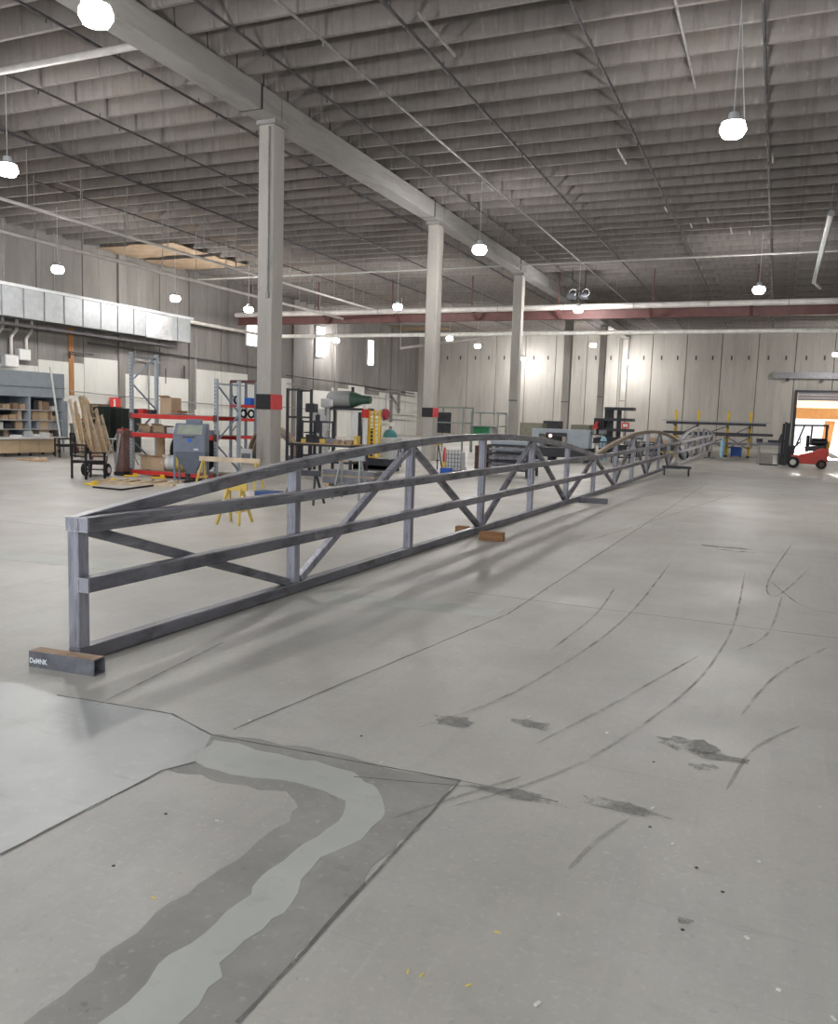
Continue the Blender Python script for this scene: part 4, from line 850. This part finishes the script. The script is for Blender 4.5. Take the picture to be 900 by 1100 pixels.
# ------------------------------------------------------------------ centre background
t, w_, h_, pr = proj_frame(462,497,437,486,'open green-grey steel frame rack right of the second column', M_('green_grey',(.25,.32,.28),.6), levels=3, dep=1.5)
B(-w_/2+.5,.3,h_*.42,.9,.06,1.1).build('dark_board', dark, t)
t, w_, h_, pr = proj_frame(504,534,443,486,'steel rack holding a green machine behind the arch peak', M_('grey_rack',(.3,.33,.32),.6), levels=3, dep=1.5, deck=lgrey)
q = thing('green_machine', 'bright green box machine in the rack behind the arch peak', 'machine', (pr.x-.25,pr.y+.2,h_/3*1+.05)); B(0,.5,0,w_*.62,1,h_*.33-.12).build('body', green, q, .02); B(w_*.36,.5,0,w_*.1,.9,h_*.33-.14).build('grey_door', lgrey, q)
p = at(486, 510); k=K(p); t = thing('caged_liquid_tote', 'white liquid tote in a wire cage seen under the first arch', 'tote', (p.x,p.y,0)); w_=18*k; h_=26*k
B(0,w_/2,.12,w_*.92,w_*.9,h_-.15).build('tank', white, t, .05); B(0,w_/2,0,w_,w_,.12).build('pallet_base', dark, t)
m = MB(); 
for i in range(6): m.bar((-w_/2,0,.15+(h_-.15)*i/5),(w_/2,0,.15+(h_-.15)*i/5),.025)
for i in range(6): m.bar((-w_/2+w_*i/5,0,.12),(-w_/2+w_*i/5,0,h_),.025)
m.build('wire_cage', galv, t)
p = at(477,507); k=K(p); t = thing('gas_cylinder', 'slim cylinder, red above and yellow below, beside the caged tote', 'cylinder', (p.x,p.y,0)); MB().tube((0,0,0),(0,0,11*k),2.2*k,14).build('yellow_body', yellow, t); MB().lathe([(2*k,11*k),(2.2*k,18*k),(1.2*k,25*k),(.3*k,27*k)],14).build('red_shoulder', red, t)
p = at(500,510); k=K(p); t = thing('white_bucket', 'white bucket on the floor right of the caged tote', 'bucket', (p.x,p.y,0)); MB().lathe([(1.8*k,0),(2.2*k,5.5*k),(2.3*k,5.6*k),(2.3*k,6*k),(1.9*k,6*k)],18).build('pail', white, t); MB().ring((0,0,5.6*k),2.3*k,.012,'X',14,5,0,PI).build('handle', galv, t)
o = B(0,0,0,.3,.3,.25).build('blue_box', blue); p=at(486,511); tag(o, 'small blue box in front of the caged tote', 'box', None, (p.x-.1,p.y-.3,0))
p=at(508,508); k=K(p); o=thing('brown_barrel','dark brown barrel between the caged tote and the rack','barrel',(p.x,p.y+1,0)); MB().lathe([(.28,0),(.3,.02),(.3,.88),(.28,.9)],20).build('shell', M_('brown_drum',(.11,.06,.04),.6), o); MB().ring((0,0,.3),.3,.015,'Z',20,6).build('rib', dark, o); MB().ring((0,0,.6),.3,.015,'Z',20,6).build('rib', dark, o)
t, w_, h_, pr = proj_frame(519,566,478,512,'dark steel storage rack of tubes behind the first arch', dark, 'tube_rack', 'rack', 4, 1.2)
for i in range(24):
    z = h_*((i%3)+1)/4-.01+.02+ (i//12)*.055; y = .1+.24*((i//3)%4); o = MB().bar((-w_/2+.1,0,0),(w_/2+R.uniform(-.6,.3),0,0),.05).build('stored_tube', R.choice([steel_d,steel,bgrey2])); tag(o, 'square steel tube lying in the dark storage rack', 'steel tube', 'tubes in the dark storage rack', (pr.x,pr.y+y,z+.05))
p=at(545,508); o = B(0,0,0,1.6,.5,.12).build('blue_grey_bundle', bgrey2, None, .01); tag(o, 'pale blue wrapped bundle on top of the tube rack', 'bundle', None, (pr.x+.2,pr.y+.5,h_))
# blue-grey machine table (flat framed plate)
p = at(600, 496); k=K(p); t = thing('plasma_cutting_gantry', 'large pale blue-grey machine gantry with a long top beam behind the arch', 'machine', (p.x,p.y,0)); w_=64*k; 
m = MB(); zb_=18*k
B(0,.4,29*k,w_,.5,6*k).build('top_beam', bgrey2, t, .03); B(w_/2-12*k,.3,15*k,24*k,.7,19*k).build('drive_housing', bgrey2, t, .04)
B(-w_/2+4*k,.4,8*k,8*k,.5,22*k).build('end_housing', bgrey2, t, .03); B(-4*k,-.0,27*k,22*k,.1,4*k).build('dark_panel', dark, t)
B(0,.5,5*k,w_,1.4,10*k).build('machine_bed', M_('machine_black',(.03,.032,.04),.5), t, .02)
for x in (-.45,-.15,.15,.45): B(x*w_,.4,0,.2,.9,5*k).build('foot', dark, t)
MB().lathe([(.02,0),(.08,0),(.08,.04),(.02,.04)],14,(-10*k,-.1,27.5*k),'Y').build('lit_indicator', M_('indicator_glow',(1.,.65,.55),emit=1.5), t)
# olive crates behind
for i,(x0_,x1_,yt,lab) in enumerate(((557,582,456,'olive grey crate behind the gantry, left one'),(582,599,454,'dark olive machine behind the gantry, middle'),(612,632,458,'olive grey crate right of the fourth column'))):
    p = at((x0_+x1_)/2, 484); k=K(p); t = thing('olive_crate', lab, 'crate', (p.x,p.y,0)); w_=(x1_-x0_)*k; B(0,.5,.1,w_,1.2,(484-yt)*k).build('crate_body', M_('olive',(.2,.2,.15),.7) if i!=1 else dark, t, .03); B(0,.5,0,w_*1.02,1.3,.1).build('skid', dark, t); B(0,-.12,(484-yt)*k*.5,w_*.9,.04,.06).build('strap', dark, t)
# dark cantilever tower rack with shelves
p = at(655, 491); k=K(p); t = thing('steel_storage_tower', 'tall dark steel storage tower rising above the second arch start', 'rack', (p.x,p.y,0)); w_=18*k; h_=52*k
for x in (-w_/2+.1, -.1, w_/2-.15):
    MB().bar((x,.4,0),(x,.4,h_),.22,.2).build('post', dark, t)
for z,xo in ((h_-.1,.35),(h_*.74,.35),(h_*.53,.35),(h_*.34,.0)): B(xo,.3,z,w_+.6,.9,.16).build('arm_shelf', dark, t)
B(-w_*.75,.2,h_*.45,.6,.4,.9).build('motor_housing', black, t, .03)
p2_=at(640,490); k=K(p2_); t=thing('red_valve_unit','red valve unit beside the dark storage tower','valve',(p2_.x+.0,p2_.y-.6,0)); MB().tube((0,0,0),(0,0,32*k),.06).build('standpipe', lgrey, t); MB().lathe([(.03,-.06),(.15,-.05),(.15,.05),(.03,.06)],14,(0,0,31*k),'Y').build('handwheel', red, t); MB().bar((0,0,32*k),(.1,0,37*k),.12).build('stem', red, t)
p=at(670,486); k=K(p); a=AY(670,457,p.y); t=thing('red_framed_notice','red framed white notice on a post near the storage tower','sign',(p.x,p.y,0)); MB().tube((0,0.05,0),(0,.05,a.z),.04).build('sign_post', dark, t); B(0,0,a.z-3*k,8*k,.05,6*k).build('sign_frame', red, t); B(0,-.04,a.z-1.5*k,5*k,.03,3*k).build('notice', white, t)
p=at(652,493); k=K(p); t=thing('light_blue_canister','light blue canister at the foot of the storage tower','canister',(p.x,p.y-1.2,0)); MB().lathe([(.14,.0),(.16,.05),(.16,1.0),(.1,1.1),(.06,1.15)],18).build('body', lblue, t); MB().tube((0,0,1.15),(0,0,1.22),.06).build('cap', teal, t)
# clutter of dark machines between gantry and tower
for i,(px,pyb,w_,h_) in enumerate(((634,493,.8,1.2),(647,497,.9,.9),(661,499,.9,.8),(674,497,.8,1.1),(688,496,.9,.9),(703,497,.9,.8))):
    p=at(px,pyb); t=thing('parts_cart', ('dark parts cart left of the storage tower foot','low dark cart under the second arch start','dark parts cart behind the first posts of the second arch','tall dark cart behind the middle of the second arch','dark cart behind the second arch peak','dark cart behind the right side of the second arch')[i], 'cart', (p.x,p.y+1.5,0)); 
    for z in (.25,h_*.65,h_): B(0,0,z,w_,.7,.05).build('tray', dark, t)
    for x in (-w_/2+.04,w_/2-.04):
        for y in (-.3,.3): MB().bar((x,y,.0),(x,y,h_),.05).build('post', galv if i%2 else dark, t)
    for j in range(3): B(-w_/3+j*w_/3,0,(.3,h_*.65+.05,h_+.05)[j],.35,.4,.22).build('load', R.choice([steel,dark,card,bgrey2]), t, .01)
# yellow scissor lift / forklift behind truss end
p=at(735,494); k=K(p); t=thing('yellow_pallet_truck','low yellow machine with a black wheel behind the truss end','machine',(p.x-.9,p.y,0),.0)
B(.2,.4,.14,1.5,.7,.3).build('yellow_chassis', yellow, t, .04); B(-.1,.4,.44,1.0,.6,.3).build('upper_body', dark, t, .03)
w_=MB().lathe([(.08,-.09),(.22,-.1),(.26,-.06),(.26,.06),(.22,.1),(.08,.09)],20,(.85,.0,.26),'Y').build('wheel', rubber, t); MB().lathe([(.02,-.11),(.1,-.11),(.1,.11),(.02,.11)],14,(.85,.0,.26),'Y').build('hub', dark, w_)
MB().lathe([(.05,-.08),(.18,-.08),(.18,.08),(.05,.08)],18,(-.4,.02,.18),'Y').build('wheel', rubber, t)
# cantilever rack with yellow posts
p=at(770,491); k=K(p); yk=p.y; cr=thing('cantilever_rack','long cantilever rack with four yellow posts against the back wall area','rack',(p.x,yk+1.5,0)); 
K2=K((p.x,yk+1.5,1))
xs_=[AY(px,455,yk+1.5).x-p.x for px in (726,750,782,806)]; ht=AY(790,442,yk+1.5).z
for x in xs_:
    MB().bar((x,0,0),(x,0,ht),.16,.14,up=(0,1,0)).build('yellow_post', yellow, cr)
    for z in (.75,1.35,1.95): MB().bar((x,0,z-.1),(x,-1.0,z-.02),.09,.12).build('arm', yellow2 if z<1 else dark, cr)
    B(x,-.5,0,.16,1.3,.12).build('base_leg', dark, cr)
for a_,b_ in zip(xs_[:-1],xs_[1:]):
    MB().bar((a_,0.05,.5),(b_,.05,1.2),.05).build('cross_brace', dark, cr); MB().bar((a_,.05,1.2),(b_,.05,.5),.05).build('cross_brace', dark, cr); MB().bar((a_,.05,1.3),(b_,.05,1.3),.06).build('tie_bar', dark, cr); MB().bar((a_,.05,1.2),(b_,.05,1.9),.05).build('cross_brace', dark, cr)
for i,(x0_,x1_,z,mt) in enumerate(((715,822,2.0,dark),(718,818,2.0,steel_d),(712,830,1.4,dark),(760,826,1.4,steel_d),(715,800,.8,steel_d),(725,815,.8,steel),(708,828,2.62,galv))):
    a=AY(x0_,470,yk+.9).x; b=AY(x1_,470,yk+.9).x; y=yk+.7+.35*(i%2)
    if i==6: y=yk+1.36
    o=MB().bar((a,0,0),(b,0,0),.16 if i<6 else .07).build('stored_bar', mt); tag(o,('dark long bar on the top arms of the yellow post rack, front','dark long bar on the top arms of the yellow post rack, rear','dark long bar on the middle arms, front','shorter bar on the middle arms, rear','bar on the lowest arms, front','bar on the lowest arms, rear','thin pale bar crossing high over the yellow posts')[i],'steel bar',None,(0,y,z+.02 if i<6 else ht-.65))
p=at(790,491); k=K(p); t=thing('blue_toolbox','bright blue box on the floor by the yellow post rack','toolbox',(p.x,p.y,0)); B(0,.25,.06,11*k,.5,9*k).build('body', blue, t, .02); B(0,.25,.06+9*k,11*k,.5,.05).build('lid', blue, t); 
for x in (-4.5*k,4.5*k): B(x,.25,0,.08,.4,.06).build('foot', dark, t)
p=at(775,491); k=K(p); t=thing('blue_gas_cylinder','pale blue upright cylinder left of the bright blue box','cylinder',(p.x,p.y+.1,0)); MB().lathe([(2.3*k,0),(2.3*k,16*k),(1.4*k,19*k),(.5*k,20*k),(.5*k,21*k)],16).build('body', lblue, t); MB().tube((0,0,21*k),(0,0,22*k),.6*k,10).build('valve_cap', yellow, t)
# work table with frame
p=at(826,499); k=K(p); t=thing('steel_work_table','dark steel welding table left of the red forklift','table',(p.x,p.y,0)); w_=27*k; h_=23*k
for x in (-w_/2+.1,w_/2-.2):
    for y in (0,.9): MB().bar((x,y,0),(x,y,h_-.1),.1).build('leg', pipe_g, t); 
B(0,.45,h_-.12,w_,1.1,.14).build('table_top', M_('table_steel',(.16,.165,.2),.5,metal=.3), t, .01); B(0,.45,h_*.45,w_*.9,.9,.05).build('lower_shelf', pipe_g, t); B(-w_*.42,.3,h_,.3,.3,.2).build('vice_base', dark, t)
MB().bar((w_*.3,.3,h_),(w_*.42,.3,h_+.45),.2).build('upright_vice', dark, t); B(w_*.2,.3,h_,.8,.4,.15).build('clamp_bar', dark, t)
p=at(836,499); o=MB().lathe([(.1,0),(.13,.02),(.13,.5),(.1,.52)],14).build('white_canister', white); tag(o,'small white canister between the steel table and the forklift','canister',None,(p.x-.15,p.y-.3,0))
# ------------------------------------------------------------------ forklift
p=at(861,503); k=K(p); fk=thing('red_forklift','red counterbalance forklift with a black mast parked by the big door','forklift',(p.x,p.y,0),.0)
B(-.5,.52,.3,.3,.8,.75).build('front_cowl', black, fk, .03); fred=M_('forklift_red',(.55,.05,.03),.4,var=.08); 
m=MB(); m.prism([(-.45,0,.22),(1.0,0,.2),(1.08,0,.5),(1.08,0,.95),(.75,0,.98),(.4,0,.78),(-.2,0,.62),(-.5,0,.6)],(0,1.05,0)); m.build('chassis', fred, fk, .04)
m=MB(); m.prism([(.1,.1,.75),(.95,.1,.95),(.95,.1,1.12),(.05,.1,1.0)],(0,.85,0)); m.build('engine_hood', dark, fk, .03)
B(.65,.5,1.08,.75,.6,.34).build('gas_tank_and_seat', black, fk, .12); B(.18,.5,1.0,.14,.5,.55).build('seat_back', black, fk, .05)
for x,r_,nm in ((-.4,.27,'front_wheel'),(.82,.22,'rear_wheel')):
    for y in (-.03,1.08):
        w_=MB().lathe([(r_*.4,-.09),(r_*.95,-.1),(r_,-.06),(r_,.06),(r_*.95,.1),(r_*.4,.09)],22,(x,y,r_),'Y').build('wheel', rubber, fk); MB().lathe([(.02,-.11),(r_*.5,-.11),(r_*.55,.11),(.02,.11)],16,(x,y,r_),'Y').build('rim', M_('rim_pale',(.5,.5,.48),.5) if nm=='front_wheel' else dred, w_)
for y in (.05,.98):
    MB().path([(-.35,y,.7),(-.05,y,2.0)],.03,6).build('front_guard_post', black, fk) if False else MB().bar((-.42,y,.7),(-.02,y,1.98),.05,.05,up=(0,1,0)).build('front_guard_post', black, fk)
    MB().bar((.95,y,.95),(.95,y,2.02),.06,.06,up=(0,1,0)).build('rear_guard_post', black, fk); MB().bar((.3,y,1.1),(.32,y,2.0),.05,.05,up=(0,1,0)).build('middle_guard_post', dred, fk)
m=MB(); 
for y in (.05,.98): m.bar((-.5,y,2.0),(1.0,y,2.03),.08)
for i in range(7): m.bar((-.25+.2*i,.05,2.02),(-.25+.2*i,.98,2.02),.03)
m.build('overhead_guard', black, fk)
for y in (.2,.83): 
    MB().bar((-.76,y,.08),(-.72,y,2.1),.2,.13,up=(0,1,0)).build('mast_channel', black, fk); MB().bar((-.93,y+.03,.1),(-.9,y+.03,2.06),.12,.1,up=(0,1,0)).build('inner_mast', black, fk)
for z in (.5,1.2,2.05): B(-.82,.52,z,.1,.72,.09).build('mast_crossbar', black, fk)
MB().tube((-.86,.52,.2),(-.84,.52,1.9),.05).build('lift_cylinder', galv, fk); B(-1.03,.52,.15,.06,.95,.5).build('fork_carriage', black, fk)
m=MB(); [m.bar((-1.05,y,.5),(-1.05,y,1.15),.03) for y in (.1,.3,.5,.7,.95)]; m.bar((-1.05,.08,1.15),(-1.05,.97,1.15),.04); m.build('load_backrest', black, fk)
for y in (.25,.8): B(-1.45,y,.05,.85,.11,.045).build('fork', dark, fk)
MB().ring((-.15,.5,1.25),.16,.018,'X',16,6).build('steering_wheel', black, fk); MB().bar((-.4,.5,.8),(-.18,.5,1.22),.05).build('steering_column', black, fk)
B(.98,.15,1.9,.08,.08,.08).build('rear_lamp', red, fk)
p=at(889,497); t=thing('yellow_bollard','yellow bollard beside the big door behind the forklift','bollard',(p.x,p.y+2.5,0)); MB().tube((0,0,0),(0,0,1.1),.13,16).build('post', yellow, t); MB().tube((0,0,1.1),(0,0,1.16),.11,16).build('cap', yellow, t)

# ------------------------------------------------------------------ light and render settings
sc = bpy.context.scene
w = bpy.data.worlds.new('world'); sc.world = w; w.use_nodes = True
w.node_tree.nodes['Background'].inputs['Color'].default_value = (.93, .96, 1., 1); w.node_tree.nodes['Background'].inputs['Strength'].default_value = 1.6
sl = bpy.data.lights.new('sun', 'SUN'); sl.energy = 32.; sl.angle = .01; sl.color = (1,.96,.9); so = bpy.data.objects.new('sun', sl); C.objects.link(so); so.rotation_euler = (math.radians(-83.5), 0, math.radians(-1.5))
sc.view_settings.view_transform = 'Standard'; sc.view_settings.look = 'None'; sc.view_settings.gamma = 1.; sc.view_settings.use_curve_mapping = False
sc.view_settings.exposure = .12
